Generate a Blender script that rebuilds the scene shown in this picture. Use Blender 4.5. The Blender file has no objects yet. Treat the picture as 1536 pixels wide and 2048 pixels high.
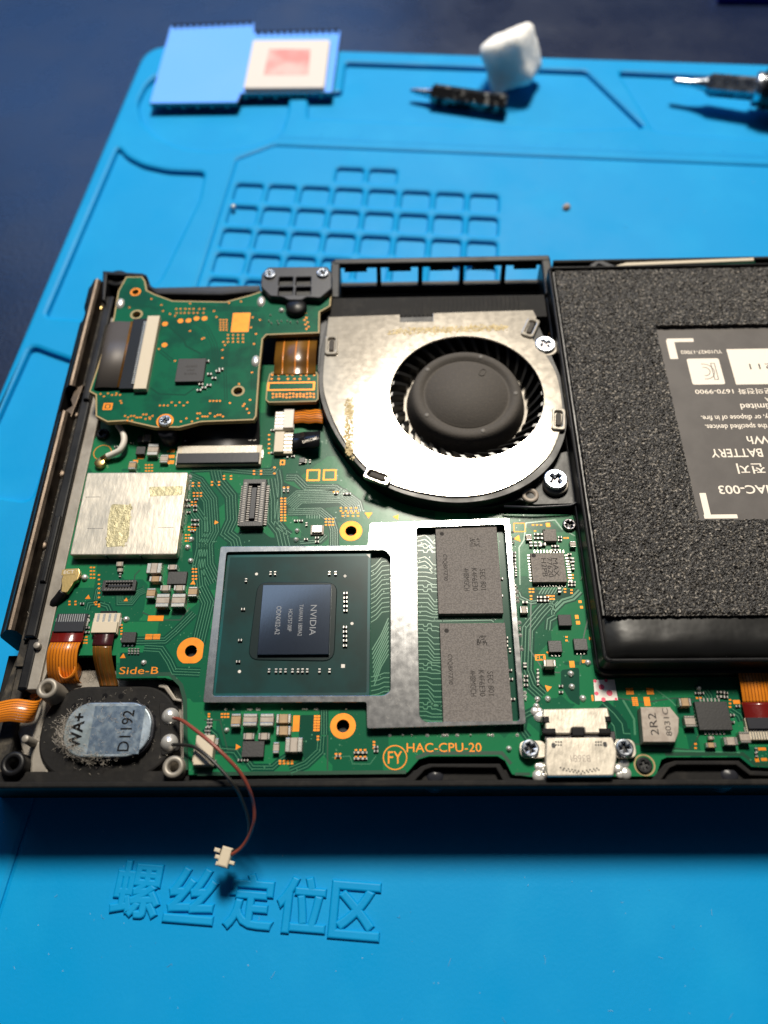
import bpy, math, random
from mathutils import Matrix, Vector, noise
from mathutils.geometry import tessellate_polygon
random.seed(7)
S = bpy.context.scene
# ---------------------------------------------------------------- camera
# All lengths below are millimetres; z = 0 is the motherboard's upper face, which lies ZO above the table.
ZO = 15.0
MM = 0.001
TH, YAW, ROLL, FPX, CH = math.radians(60.53), math.radians(2.44), math.radians(-2.755), 1560.0, 113.0
_rz = Matrix.Rotation(YAW, 3, 'Z')
_c, _s = math.cos(ROLL), math.sin(ROLL)
_r, _u = Vector((1, 0, 0)), Vector((0, math.sin(TH), math.cos(TH)))
FW = _rz @ Vector((0, math.cos(TH), -math.sin(TH)))
IX = _rz @ (_r * _c + _u * _s)
IY = _rz @ (_u * _c - _r * _s)
cam = bpy.data.cameras.new('camera')
co = bpy.data.objects.new('camera', cam)
S.collection.objects.link(co)
S.camera = co
m3 = Matrix((IX, IY, -FW)).transposed()
co.matrix_world = Matrix.Translation((0, 0, (CH + ZO) * MM)) @ m3.to_4x4()
cam.sensor_fit = 'VERTICAL'
cam.sensor_height = 36.0
cam.lens = FPX / 2048 * 36.0
cam.clip_start = 0.005
cam.clip_end = 20
cam.dof.use_dof = True
cam.dof.focus_distance = 0.122
cam.dof.aperture_fstop = 13.0
S.render.resolution_x, S.render.resolution_y = 768, 1024

# ---------------------------------------------------------------- light
W = bpy.data.worlds.new('World')
S.world = W
W.use_nodes = True
bg = W.node_tree.nodes['Background']
bg.inputs[0].default_value = (0.36, 0.47, 0.72, 1)
bg.inputs[1].default_value = 0.045


def area(name, loc, target, size, power, col, shape='DISK', size_y=None):
    l = bpy.data.lights.new(name, 'AREA')
    l.shape = shape
    l.size = size * MM
    if size_y:
        l.size_y = size_y * MM
    l.energy = power
    l.color = col
    o = bpy.data.objects.new(name, l)
    S.collection.objects.link(o)
    p = Vector((loc[0], loc[1], loc[2] + ZO)) * MM
    t = Vector((target[0], target[1], target[2] + ZO)) * MM
    o.location = p
    o.rotation_euler = (t - p).to_track_quat('-Z', 'Y').to_euler()
    return o


area('desk_lamp_light', (68, 628, 872), (20, 90, 0), 230, 18.6, (1.0, 0.92, 0.79))
area('monitor_light', (-190, 640, 290), (-60, 180, 0), 420, .56, (0.17, 0.42, 1.0), 'RECTANGLE', 260)
area('room_light', (-505, 845, 1190), (-10, 50, 0), 900, 1.15, (0.72, 0.86, 1.0), 'RECTANGLE', 780)
vs = S.view_settings
vs.view_transform = 'Standard'
vs.look = 'None'
vs.gamma = 1
vs.exposure = 0.0
try:
    vs.use_curve_mapping = False
except Exception:
    pass
S.render.engine = 'CYCLES'
S.cycles.max_bounces = 6


# ---------------------------------------------------------------- helpers
def at(x, y, z=0.0):
    """photograph pixel + height -> the place (mm) on that level"""
    d = FW + IX * ((x - 768) / FPX) - IY * ((y - 1024) / FPX)
    t = (z - CH) / d.z
    return Vector((d.x * t, d.y * t, z))


def pts(l, z):
    return [tuple(at(x, y, z).xy) for x, y in l]


def rct(x0, y0, x1, y1, z):
    """axis-aligned world rectangle (cx, cy, w, h) from pixel extents"""
    xm, ym = (x0 + x1) / 2, (y0 + y1) / 2
    a, b, c, d = at(x0, ym, z), at(x1, ym, z), at(xm, y0, z), at(xm, y1, z)
    return ((a.x + b.x) / 2, (c.y + d.y) / 2, abs(b.x - a.x), abs(c.y - d.y))


class MB:
    def __init__(s):
        s.v = []
        s.f = []
        s.m = []
        s.sm = []

    def add(s, vs, fs, mi=0, smooth=False):
        o = len(s.v)
        s.v += [tuple(p) for p in vs]
        for f in fs:
            s.f.append([i + o for i in f])
            s.m.append(mi)
            s.sm.append(smooth)
        return s

    def box(s, cx, cy, z0, w, h, z1, b=0.0, mi=0, rot=0.0):
        """box with its upper edges chamfered by b"""
        def ring(i, z):
            x, y = w / 2 - i, h / 2 - i
            c, n = math.cos(rot), math.sin(rot)
            return [(cx + c * px - n * py, cy + n * px + c * py, z) for px, py in ((-x, -y), (x, -y), (x, y), (-x, y))]
        L = [ring(0, z0)]
        if b > 0:
            L += [ring(0, z1 - b), ring(b * .35, z1 - b * .35), ring(b, z1)]
        else:
            L += [ring(0, z1)]
        vs = [p for r in L for p in r]
        fs = []
        for k in range(len(L) - 1):
            for i in range(4):
                j = (i + 1) % 4
                fs.append((k * 4 + i, k * 4 + j, k * 4 + 4 + j, k * 4 + 4 + i))
        t = (len(L) - 1) * 4
        fs.append((t, t + 1, t + 2, t + 3))
        fs.append((3, 2, 1, 0))
        return s.add(vs, fs, mi)

    def prism(s, outer, holes, z0, z1, b=0.0, mi=0, bottom=True):
        """flat plate with holes, upper edges chamfered"""
        def area2(p):
            return sum(p[i][0] * p[(i + 1) % len(p)][1] - p[(i + 1) % len(p)][0] * p[i][1] for i in range(len(p)))
        loops = [list(outer) if area2(outer) > 0 else list(outer)[::-1]]
        loops += [list(h) if area2(h) < 0 else list(h)[::-1] for h in holes]
        tops = []
        for lp in loops:
            n = len(lp)
            A = []
            if b > 0:
                ins = []
                for i in range(n):
                    p0, p1, p2 = Vector(lp[i - 1]), Vector(lp[i]), Vector(lp[(i + 1) % n])
                    d1, d2 = (p1 - p0).normalized(), (p2 - p1).normalized()
                    n1, n2 = Vector((-d1.y, d1.x)), Vector((-d2.y, d2.x))
                    mm = n1 + n2
                    L = mm.length
                    mm = mm / L if L > 1e-6 else n1
                    ins.append((mm, min(1 / max(mm.dot(n1), .4), 2)))
                rings = [(0, z0), (0, z1 - b), (b * .3, z1 - b * .3), (b, z1)]
            else:
                rings = [(0, z0), (0, z1)]
            R = []
            for o, z in rings:
                R.append([(lp[i][0] + (ins[i][0].x * ins[i][1] * o if o else 0), lp[i][1] + (ins[i][0].y * ins[i][1] * o if o else 0), z) for i in range(n)])
            vs = [p for r in R for p in r]
            fs = []
            for k in range(len(R) - 1):
                for i in range(n):
                    j = (i + 1) % n
                    fs.append((k * n + i, k * n + j, (k + 1) * n + j, (k + 1) * n + i))
            s.add(vs, fs, mi)
            tops.append(R[-1])
        flat = [p for t in tops for p in t]
        tri = tessellate_polygon([[Vector((p[0], p[1], 0)) for p in t] for t in tops])
        ft = []
        for t in tri:
            a, c, d = (Vector(flat[i][:2]) for i in t)
            cr = (c - a).cross(d - a) if False else (c.x - a.x) * (d.y - a.y) - (c.y - a.y) * (d.x - a.x)
            ft.append(tuple(t) if cr > 0 else tuple(t)[::-1])
        s.add(flat, ft, mi)
        if bottom:
            fb = [p for lp in loops for p in lp]
            s.add([(p[0], p[1], z0) for p in fb], [t[::-1] for t in ft], mi)
        return s

    def lathe(s, prof, n=24, c=(0, 0), mi=0, smooth=True, axis=None, org=None, caps=True, ph=0.0):
        vs = []
        k = len(prof)
        for i in range(n):
            a = 2 * math.pi * i / n + ph
            for r, z in prof:
                vs.append((r * math.cos(a), r * math.sin(a), z))
        if axis is not None:
            q = Vector((0, 0, 1)).rotation_difference(Vector(axis).normalized()).to_matrix()
            vs = [tuple(q @ Vector(v) + Vector(org)) for v in vs]
        else:
            vs = [(x + c[0], y + c[1], z) for x, y, z in vs]
        fs = []
        for i in range(n):
            j = (i + 1) % n
            for t in range(k - 1):
                fs.append((i * k + t, j * k + t, j * k + t + 1, i * k + t + 1))
        o = s.add(vs, fs, mi, smooth)
        if caps and prof[-1][0] > 1e-6:
            s.add([vs[i * k + k - 1] for i in range(n)], [tuple(range(n))], mi)
        if caps and prof[0][0] > 1e-6:
            s.add([vs[i * k] for i in range(n)], [tuple(range(n))[::-1]], mi)
        return s

    def tube(s, path, r, n=8, mi=0, caps=True):
        P = [Vector(p) for p in path]
        N = len(P)
        vs = []
        up = Vector((0, 0, 1))
        for i in range(N):
            d = (P[min(i + 1, N - 1)] - P[max(i - 1, 0)]).normalized()
            a = d.cross(up)
            if a.length < 1e-3:
                a = d.cross(Vector((1, 0, 0)))
            a.normalize()
            bb = a.cross(d)
            rr = r(i / (N - 1)) if callable(r) else r
            for k in range(n):
                t = 2 * math.pi * k / n
                vs.append(P[i] + a * (rr * math.cos(t)) + bb * (rr * math.sin(t)))
        fs = []
        for i in range(N - 1):
            for k in range(n):
                l = (k + 1) % n
                fs.append((i * n + k, i * n + l, i * n + n + l, i * n + n + k))
        if caps:
            fs.append(tuple(range(n))[::-1])
            fs.append(tuple((N - 1) * n + k for k in range(n)))
        return s.add(vs, fs, mi, n > 4)

    def strip(s, path, w, side, t=0.08, mi=0):
        """ribbon of width w along a 3D path; side = its width direction"""
        P = [Vector(p) for p in path]
        N = len(P)
        vs = []
        for i in range(N):
            d = (P[min(i + 1, N - 1)] - P[max(i - 1, 0)]).normalized()
            sd = side(i / (N - 1)) if callable(side) else Vector(side)
            nn = sd.cross(d).normalized()
            vs += [P[i] - sd * w / 2 + nn * t / 2, P[i] + sd * w / 2 + nn * t / 2, P[i] + sd * w / 2 - nn * t / 2, P[i] - sd * w / 2 - nn * t / 2]
        fs = []
        for i in range(N - 1):
            for k in range(4):
                l = (k + 1) % 4
                fs.append((i * 4 + k, i * 4 + 4 + k, i * 4 + 4 + l, i * 4 + l))
        fs += [(0, 1, 2, 3), tuple((N - 1) * 4 + k for k in (3, 2, 1, 0))]
        return s.add(vs, fs, mi, True)

    def trace(s, path, w, z, mi=0):
        """flat copper line lying on a board"""
        P = [Vector(p[:2]) for p in path]
        N = len(P)
        vs = []
        for i in range(N):
            if i == 0:
                d = (P[1] - P[0]).normalized()
                k = 1
            elif i == N - 1:
                d = (P[i] - P[i - 1]).normalized()
                k = 1
            else:
                d1, d2 = (P[i] - P[i - 1]).normalized(), (P[i + 1] - P[i]).normalized()
                d = (d1 + d2)
                d = d.normalized() if d.length > 1e-4 else d1
                k = 1 / max(d.dot(d1), .5)
            nn = Vector((-d.y, d.x)) * (w / 2 * k)
            vs += [(P[i].x + nn.x, P[i].y + nn.y, z), (P[i].x - nn.x, P[i].y - nn.y, z)]
        fs = [(2 * i + 1, 2 * i + 3, 2 * i + 2, 2 * i) for i in range(N - 1)]
        return s.add(vs, fs, mi)

    def mesh(s, name, mats, org=(0, 0, 0)):
        me = bpy.data.meshes.new(name)
        me.from_pydata([((v[0] - org[0]) * MM, (v[1] - org[1]) * MM, (v[2] - org[2]) * MM) for v in s.v], [], s.f)
        for m in (mats if isinstance(mats, (list, tuple)) else [mats]):
            me.materials.append(M[m])
        me.polygons.foreach_set('material_index', s.m)
        me.polygons.foreach_set('use_smooth', s.sm)
        me.update()
        return me


WM = {}


def put(name, me, parent=None, loc=(0, 0, 0), rz=0.0, rx=0.0):
    """link a mesh (or an Empty for None) at world place loc (mm, board level)"""
    o = bpy.data.objects.new(name, me)
    S.collection.objects.link(o)
    w = Matrix.Translation(Vector((loc[0], loc[1], loc[2] + ZO)) * MM) @ Matrix.Rotation(rz, 4, 'Z') @ Matrix.Rotation(rx, 4, 'X')
    WM[o.name] = w
    if parent:
        o.parent = parent
        o.matrix_basis = WM[parent.name].inverted() @ w
    else:
        o.matrix_basis = w
    return o


def build(mb, name, mats, parent=None, smooth=None, kind=None, label=None):
    """mesh object whose origin sits at its own base centre"""
    xs, ys, zs = zip(*mb.v)
    org = ((min(xs) + max(xs)) / 2, (min(ys) + max(ys)) / 2, min(zs))
    o = put(name, mb.mesh(name, mats, org), parent, org)
    if kind:
        o['kind'] = kind
    if label:
        o['label'] = label
    return o


def thing(name, label, cat, loc, group=None, kind=None):
    o = put(name, None, None, loc)
    o.empty_display_size = 0.005
    o['label'] = label
    o['category'] = cat
    if group:
        o['group'] = group
    if kind:
        o['kind'] = kind
    return o


def tag(o, label, cat, group=None):
    o['label'] = label
    o['category'] = cat
    if group:
        o['group'] = group
    return o


def circ(c, r, n=28, a0=0.0, a1=None):
    a1 = a0 + 2 * math.pi if a1 is None else a1
    full = abs(a1 - a0 - 2 * math.pi) < 1e-6
    k = n if full else n - 1
    return [(c[0] + r * math.cos(a0 + (a1 - a0) * i / k), c[1] + r * math.sin(a0 + (a1 - a0) * i / k)) for i in range(n)]


def rrect(cx, cy, w, h, r=0.0, n=4, rot=0.0):
    out = []
    for sx, sy, a in ((1, 1, 0), (-1, 1, 90), (-1, -1, 180), (1, -1, 270)):
        for k in range(n + 1):
            t = math.radians(a + 90 * k / n)
            out.append((sx * (w / 2 - r) + r * math.cos(t), sy * (h / 2 - r) + r * math.sin(t)))
    c, s = math.cos(rot), math.sin(rot)
    return [(cx + c * x - s * y, cy + s * x + c * y) for x, y in out]


def rounded(poly, r, n=4):
    """round every corner of a polygon"""
    P = [Vector(p) for p in poly]
    out = []
    for i in range(len(P)):
        a, b, c = P[i - 1], P[i], P[(i + 1) % len(P)]
        d1, d2 = (a - b), (c - b)
        k = min(r, d1.length * .45, d2.length * .45)
        p, q = b + d1.normalized() * k, b + d2.normalized() * k
        for j in range(n + 1):
            t = j / n
            out.append(tuple(p * (1 - t) ** 2 + b * 2 * t * (1 - t) + q * t * t))
    return out


def smooth_line(P, n=6, closed=False):
    P = [Vector(p) for p in P]
    out = []
    N = len(P)
    for i in range(N if closed else N - 1):
        g = (lambda k: P[k % N]) if closed else (lambda k: P[max(0, min(N - 1, k))])
        p0, p1, p2, p3 = g(i - 1), g(i), g(i + 1), g(i + 2)
        for j in range(n):
            t = j / n
            out.append(0.5 * ((2 * p1) + (p2 - p0) * t + (2 * p0 - 5 * p1 + 4 * p2 - p3) * t * t + (3 * p1 - p0 - 3 * p2 + p3) * t ** 3))
    if not closed:
        out.append(P[-1])
    return out


# ---------------------------------------------------------------- materials
M = {}


def mat(name, col, rough=.5, metal=0.0, spec=.5, bump=None, mix=None, coat=0.0, aniso=None, sss=0.0, rvar=None, trans=0.0, alpha=None):
    """Principled material. bump=(scale, strength, dist mm), mix=(colour2, scale, lo, hi, detail), rvar=(scale, amount)"""
    m = bpy.data.materials.new(name)
    m.use_nodes = True
    nt = m.node_tree
    b = nt.nodes['Principled BSDF']
    b.inputs['Base Color'].default_value = (*col, 1)
    b.inputs['Roughness'].default_value = rough
    b.inputs['Metallic'].default_value = metal
    b.inputs['Specular IOR Level'].default_value = spec
    if coat:
        b.inputs['Coat Weight'].default_value = coat
        b.inputs['Coat Roughness'].default_value = .12
    if sss:
        b.inputs['Subsurface Weight'].default_value = sss
        b.inputs['Subsurface Radius'].default_value = (.005, .005, .005)
        b.inputs['Subsurface Scale'].default_value = 1.0
    if trans:
        b.inputs['Transmission Weight'].default_value = trans
    tc = nt.nodes.new('ShaderNodeTexCoord')

    def nz(scale, detail=3, vec=None, rough_=.55):
        n = nt.nodes.new('ShaderNodeTexNoise')
        n.inputs['Scale'].default_value = scale
        n.inputs['Detail'].default_value = detail
        n.inputs['Roughness'].default_value = rough_
        nt.links.new(vec or tc.outputs['Object'], n.inputs['Vector'])
        return n
    if mix:
        mp = nt.nodes.new('ShaderNodeMapRange')
        mp.inputs['From Min'].default_value = mix[2]
        mp.inputs['From Max'].default_value = mix[3]
        n = nz(mix[1], mix[4] if len(mix) > 4 else 4)
        nt.links.new(n.outputs['Fac'], mp.inputs['Value'])
        mx = nt.nodes.new('ShaderNodeMix')
        mx.data_type = 'RGBA'
        mx.inputs['A'].default_value = (*col, 1)
        mx.inputs['B'].default_value = (*mix[0], 1)
        nt.links.new(mp.outputs['Result'], mx.inputs['Factor'])
        nt.links.new(mx.outputs['Result'], b.inputs['Base Color'])
    if rvar:
        n = nz(rvar[0], 4)
        mp = nt.nodes.new('ShaderNodeMapRange')
        mp.inputs['From Min'].default_value = .3
        mp.inputs['From Max'].default_value = .7
        mp.inputs['To Min'].default_value = max(rough - rvar[1], .02)
        mp.inputs['To Max'].default_value = min(rough + rvar[1], 1)
        nt.links.new(n.outputs['Fac'], mp.inputs['Value'])
        nt.links.new(mp.outputs['Result'], b.inputs['Roughness'])
    if bump:
        vec = None
        if aniso:
            g = nt.nodes.new('ShaderNodeMapping')
            g.inputs['Scale'].default_value = aniso
            nt.links.new(tc.outputs['Object'], g.inputs['Vector'])
            vec = g.outputs['Vector']
        n = nz(bump[0], 3, vec)
        bp = nt.nodes.new('ShaderNodeBump')
        bp.inputs['Strength'].default_value = bump[1]
        bp.inputs['Distance'].default_value = bump[2] * MM
        nt.links.new(n.outputs['Fac'], bp.inputs['Height'])
        nt.links.new(bp.outputs['Normal'], b.inputs['Normal'])
    M[name] = m
    return m


mat('table', (.003, .0095, .036), .28, bump=(900, .25, .4), mix=((.005, .013, .042), 30, .4, .65), rvar=(60, .04), spec=.6)
mat('silicone', (.000, .250, .565), .52, spec=.15, bump=(1800, .30, .06), mix=((.005, .285, .600), 55, .50, .80, 8), rvar=(70, .10))
mat('pcb', (.006, .085, .030), .22, spec=.16, bump=(700, .12, .05))
mat('pcb_reader', (.003, .095, .048), .24, spec=.14, bump=(700, .12, .05), mix=((.003, .058, .034), 140, .45, .6))
mat('pcb_edge', (.30, .22, .09), .6, bump=(3000, .3, .05))
mat('pcb_dark', (.004, .050, .030), .24, spec=.14)
mat('trace', (.042, .180, .096), .25, spec=.5)
mat('term', (.46, .44, .40), .38, metal=.5)
mat('chip_dark', (.040, .039, .041), .5, spec=.25, bump=(5200, .5, .03))
mat('trace_dark', (.004, .045, .022), .3)
mat('gold', (.70, .215, .010), .42, metal=.3, spec=.3, mix=((.60, .18, .008), 900, .4, .7))
mat('gold_metal', (.50, .36, .15), .36, metal=1, bump=(2500, .2, .05))
mat('tin', (.58, .56, .51), .27, metal=.9, bump=(1800, .25, .06))
mat('solder', (.78, .76, .72), .30, metal=.65, bump=(900, .15, .08))
mat('capbody', (.36, .235, .115), .45, mix=((.28, .18, .09), 900, .4, .6))
mat('capgrey', (.36, .31, .26), .5, mix=((.28, .23, .19), 900, .4, .6))
mat('chip', (.165, .148, .138), .6, spec=.25, bump=(5200, .9, .05), mix=((.108, .096, .090), 4200, .42, .58, 2))
mat('chip_black', (.012, .012, .013), .45, bump=(4200, .5, .03))
mat('chip_grey', (.17, .145, .125), .6, bump=(5200, .7, .04), mix=((.10, .085, .075), 4200, .42, .58, 2))
mat('chip_mark', (.028, .025, .024), .7, spec=.2)
mat('black', (.006, .006, .007), .40, spec=.28, bump=(1500, .25, .05), rvar=(200, .1))
mat('black_matte', (.007, .0065, .0065), .7, spec=.2, bump=(1800, .5, .06), mix=((.020, .018, .016), 350, .5, .75))
mat('black_gloss', (.008, .008, .009), .22)
mat('dust_black', (.015, .013, .011), .85, mix=((.075, .062, .045), 500, .48, .68, 6), bump=(1500, .8, .15))
mat('slate', (.019, .020, .026), .36, spec=.35, bump=(1200, .2, .04))
mat('midframe', (.27, .245, .21), .48, metal=.35, bump=(900, .4, .08), mix=((.17, .15, .125), 160, .45, .7, 5))
mat('rail_metal', (.105, .082, .064), .45, metal=1, bump=(2600, .35, .04), rvar=(300, .12))
mat('cream', (.52, .45, .34), .5, bump=(800, .15, .05))
mat('white', (.60, .56, .51), .5)
mat('print', (.80, .72, .62), .6)
mat('die', (.34, .40, .50), .10, metal=1, bump=(900, .3, .004), aniso=(4, .6, 1))
mat('die_print', (.26, .27, .29), .6, spec=.2)
mat('die_side', (.012, .012, .014), .3)
mat('epoxy', (.008, .017, .018), .22, spec=.25)
mat('substrate', (.003, .075, .078), .28, spec=.2, mix=((.010, .040, .042), 60, .45, .6))
mat('substrate_top', (.010, .040, .040), .24, spec=.14, mix=((.011, .028, .027), 120, .4, .6))
mat('can', (.56, .51, .43), .36, metal=.70, bump=(1400, .75, .05), aniso=(1, .35, 1), rvar=(250, .08))
mat('can_glue', (.40, .36, .22), .5, metal=.5, bump=(900, 1.0, .2))
mat('frame_metal', (.55, .55, .55), .155, metal=.90, bump=(700, .25, .012), aniso=(9, .25, 1), rvar=(900, .02), mix=((.80, .78, .74), 1900, .62, .72, 5))
mat('fan_metal', (.58, .53, .455), .115, metal=.52, bump=(900, .35, .008), aniso=(.12, 3, 1), mix=((.52, .47, .40), 60, .35, .75, 8), rvar=(900, .015))
mat('residue', (.46, .37, .20), .6, metal=.3, mix=((.26, .19, .08), 1200, .4, .65, 6), bump=(2000, 1.0, .15))
mat('fan_plastic', (.075, .068, .062), .72, spec=.15, bump=(3000, .8, .06), mix=((.085, .076, .068), 2600, .48, .66))
mat('blade', (.012, .012, .012), .35)
mat('hub_spot', (.13, .12, .11), .6)
mat('steel', (.62, .66, .72), .26, metal=1, bump=(1500, .3, .05), rvar=(500, .1))
mat('bit_metal', (.05, .048, .05), .3, metal=.8, mix=((.75, .70, .62), 420, .55, .62, 3))  # bright mottling mixed into the colour as painted glints
mat('pin_grey', (.16, .15, .14), .35, metal=.6)
mat('dark_steel', (.17, .16, .165), .25, metal=1, bump=(1500, .2, .05))
mat('foam', (.017, .0152, .0138), .40, spec=.6, mix=((.38, .34, .29), 2400, .55, .72, 3), bump=(2800, 1.0, .4))  # pale specks painted into the colour stand in for the foam's glitter
mat('label', (.060, .052, .049), .6, bump=(2500, .15, .03), mix=((.075, .066, .062), 200, .4, .6))
mat('wrap', (.009, .009, .009), .34, bump=(160, .35, .35), rvar=(60, .1))
mat('flex_orange', (.62, .19, .012), .30, spec=.6)
mat('flex_line', (.22, .06, .006), .35)
mat('flex_red', (.13, .008, .006), .22, spec=.6, bump=(900, .4, .1))
mat('flex_maroon', (.040, .008, .010), .22, spec=.6, bump=(900, .3, .08))
mat('flex_brown', (.16, .075, .012), .25, spec=.6, mix=((.09, .04, .008), 160, .45, .6))
mat('flex_grey', (.090, .080, .074), .42, metal=.3, bump=(500, .1, .05))
mat('flex_black', (.010, .010, .010), .4)
mat('wire_red', (.22, .050, .032), .4)
mat('wire_black', (.015, .014, .013), .4)
mat('cable_white', (.62, .58, .52), .45)
mat('plate_metal', (.26, .31, .33), .36, metal=.7, bump=(1500, .25, .05), mix=((.30, .36, .42), 260, .42, .6, 6), rvar=(600, .1))
mat('plate_blue', (.17, .23, .31), .30, metal=.75, bump=(1200, .3, .03), mix=((.24, .30, .36), 900, .45, .62, 6), rvar=(900, .06))
mat('ink', (.006, .006, .007), .8, spec=.08)
mat('lint', (.42, .38, .33), .8)
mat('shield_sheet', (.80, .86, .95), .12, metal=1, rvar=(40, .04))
mat('pad_white', (.56, .53, .51), .75)
mat('pad_pink', (.60, .20, .19), .55, mix=((.55, .38, .36), 90, .42, .6))
mat('cotton', (.74, .73, .71), .95, sss=.8, bump=(900, .8, .4), spec=.05)
mat('sticker', (.74, .68, .62), .65, bump=(1200, .3, .05))
mat('pink', (.74, .08, .14), .6)
mat('dust', (.25, .42, .55), .8)
mat('blue_plastic', (.004, .006, .30), .4)
mat('wood_crumb', (.32, .24, .20), .8)


def pcb_nodes():
    """solder mask over copper pours: polygonal patches of lighter and darker green, fine speckle"""
    for nm, lite, dark in (('pcb', (.011, .140, .056), (.006, .086, .042)),):
        nt = M[nm].node_tree
        b = nt.nodes['Principled BSDF']
        tc = nt.nodes.new('ShaderNodeTexCoord')
        vo = nt.nodes.new('ShaderNodeTexVoronoi')
        vo.distance = 'CHEBYCHEV'
        vo.inputs['Scale'].default_value = 150
        nt.links.new(tc.outputs['Object'], vo.inputs['Vector'])
        sp = nt.nodes.new('ShaderNodeSeparateColor')
        nt.links.new(vo.outputs['Color'], sp.inputs[0])
        rp = nt.nodes.new('ShaderNodeMapRange')
        rp.inputs['From Min'].default_value = .60
        rp.inputs['From Max'].default_value = .64
        nt.links.new(sp.outputs[0], rp.inputs['Value'])
        mx = nt.nodes.new('ShaderNodeMix')
        mx.data_type = 'RGBA'
        mx.inputs['A'].default_value = (*lite, 1)
        mx.inputs['B'].default_value = (*dark, 1)
        nt.links.new(rp.outputs['Result'], mx.inputs['Factor'])
        v2 = nt.nodes.new('ShaderNodeTexVoronoi')
        v2.inputs['Scale'].default_value = 1500
        nt.links.new(tc.outputs['Object'], v2.inputs['Vector'])
        r2 = nt.nodes.new('ShaderNodeMapRange')
        r2.inputs['From Min'].default_value = .09
        r2.inputs['From Max'].default_value = .06
        nt.links.new(v2.outputs['Distance'], r2.inputs['Value'])
        m2 = nt.nodes.new('ShaderNodeMix')
        m2.data_type = 'RGBA'
        m2.inputs['B'].default_value = (.10, .17, .09, 1)
        nt.links.new(r2.outputs['Result'], m2.inputs['Factor'])
        nt.links.new(mx.outputs['Result'], m2.inputs['A'])
        nt.links.new(m2.outputs['Result'], b.inputs['Base Color'])


pcb_nodes()

# ---------------------------------------------------------------- lettering (built first, while the scene is small)
TXT = {}


def text_mesh(body, bevel=0.0, bold=0.0):
    key = (body, bevel, bold)
    if key in TXT:
        return TXT[key]
    cu = bpy.data.curves.new('t', 'FONT')
    cu.body = body
    cu.size = 1
    cu.resolution_u = 3
    cu.offset = bold
    if bevel:
        cu.extrude = bevel * .2
        cu.bevel_depth = bevel * 1.15
        cu.bevel_resolution = 3
    ob = bpy.data.objects.new('t', cu)
    S.collection.objects.link(ob)
    dg = bpy.context.evaluated_depsgraph_get()
    me = bpy.data.meshes.new_from_object(ob.evaluated_get(dg))
    v = [tuple(p.co) for p in me.vertices]
    f = [tuple(p.vertices) for p in me.polygons]
    bpy.data.objects.remove(ob)
    bpy.data.meshes.remove(me)
    bpy.data.curves.remove(cu)
    TXT[key] = (v, f)
    return TXT[key]


def lettering(body, cx, cy, w, h, z, rot, material, parent, name='lettering', bold=0.0, bevel=0.0, zs=1.0):
    """lettering fitted to w x h (along and across the line of writing)"""
    v, f = text_mesh(body, bevel, bold)
    xs, ys = [p[0] for p in v], [p[1] for p in v]
    x0, x1, y0, y1 = min(xs), max(xs), min(ys), max(ys)
    c, s = math.cos(rot), math.sin(rot)
    mb = MB()
    out = []
    for p in v:
        x = ((p[0] - x0) / (x1 - x0) - .5) * w
        y = ((p[1] - y0) / (y1 - y0) - .5) * h
        out.append((cx + c * x - s * y, cy + s * x + c * y, z + p[2] * zs))
    mb.add(out, f)
    return build(mb, name, material, parent)

# ================================================================ the table and the silicone mat
tb = MB()
tb.box(0, 150, -35, 900, 900, -15.02, .0)
o = build(tb, 'table', 'table')
o['kind'] = 'structure'

ZM = -12.0      # upper face of the mat
A5 = math.radians(-5.5)
E1, E2 = Vector((math.cos(A5), math.sin(A5))), Vector((-math.sin(A5), math.cos(A5)))
C0 = Vector((-39.0, 163.3))      # upper left corner of the first grid cell


def mp(u, v):
    return C0 + E1 * u + E2 * v


mat_thing = thing('silicone_mat', 'bright blue silicone repair mat with moulded trays and pockets', 'mat', (0, 120, -15))
corner = at(262, 92, ZM).xy
outer = rounded([tuple(mp(-36.5, 56.5)), tuple(mp(-36.5, -235)), tuple(mp(205, -235)), tuple(mp(205, 56.5))], 9, 8)
central = rounded([tuple(mp(-1.5, 8.5)), tuple(mp(7.0, 14.5)), tuple(mp(190, 14.5)), tuple(mp(190, -230)), tuple(mp(-5.5, -230))], .8, 3)


def px_pocket(l, r=1.2):
    return rounded(pts(l, ZM), r, 4)


pockets = [
    px_pocket([(236, 293), (252, 312), (285, 329), (335, 340), (408, 343), (396, 400), (318, 560), (205, 640), (90, 632)], 1.6),
    px_pocket([(62, 690), (95, 703), (150, 722), (60, 1000), (-70, 980)], 2.0),
    px_pocket([(292, 168), (312, 150), (352, 138), (478, 140), (576, 142), (576, 218), (560, 268), (512, 290), (432, 302), (372, 297), (318, 276), (283, 243), (274, 205)], 2.5),
    px_pocket([(692, 124), (1172, 141), (1289, 254), (1160, 258), (860, 246), (616, 236), (616, 190), (684, 182)], 1.2),
    px_pocket([(1238, 143), (1600, 160), (1640, 285), (1310, 262)], 1.5),
]
u = MB()
u.prism(outer, pockets + [central], -13.6, ZM, .9)
big = MB()
cells = []
for r in range(6):
    for c in range(8):
        p = mp(c * 8.13 + 3.3, -r * 8.0 - 3.1)
        cells.append(rrect(p.x, p.y, 6.5, 6.2, 1.0, 3, A5))
for c in (3, 4):
    p = mp(c * 8.13 + 3.3 - .6, 8.0 - 3.1)
    cells.append(rrect(p.x, p.y, 6.5, 5.2, 1.0, 3, A5))
cl = rounded([tuple(mp(-1.9, 8.7)), tuple(mp(6.8, 14.9)), tuple(mp(190.4, 14.9)), tuple(mp(190.4, -230.4)), tuple(mp(-5.9, -230.4))], .8, 3)
u.prism(cl, cells, -13.7, -12.3, .8)
u.prism([(p[0], p[1]) for p in outer], [], -15, -13.3, 0)
build(u, 'mat_body', 'silicone', mat_thing)
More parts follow.
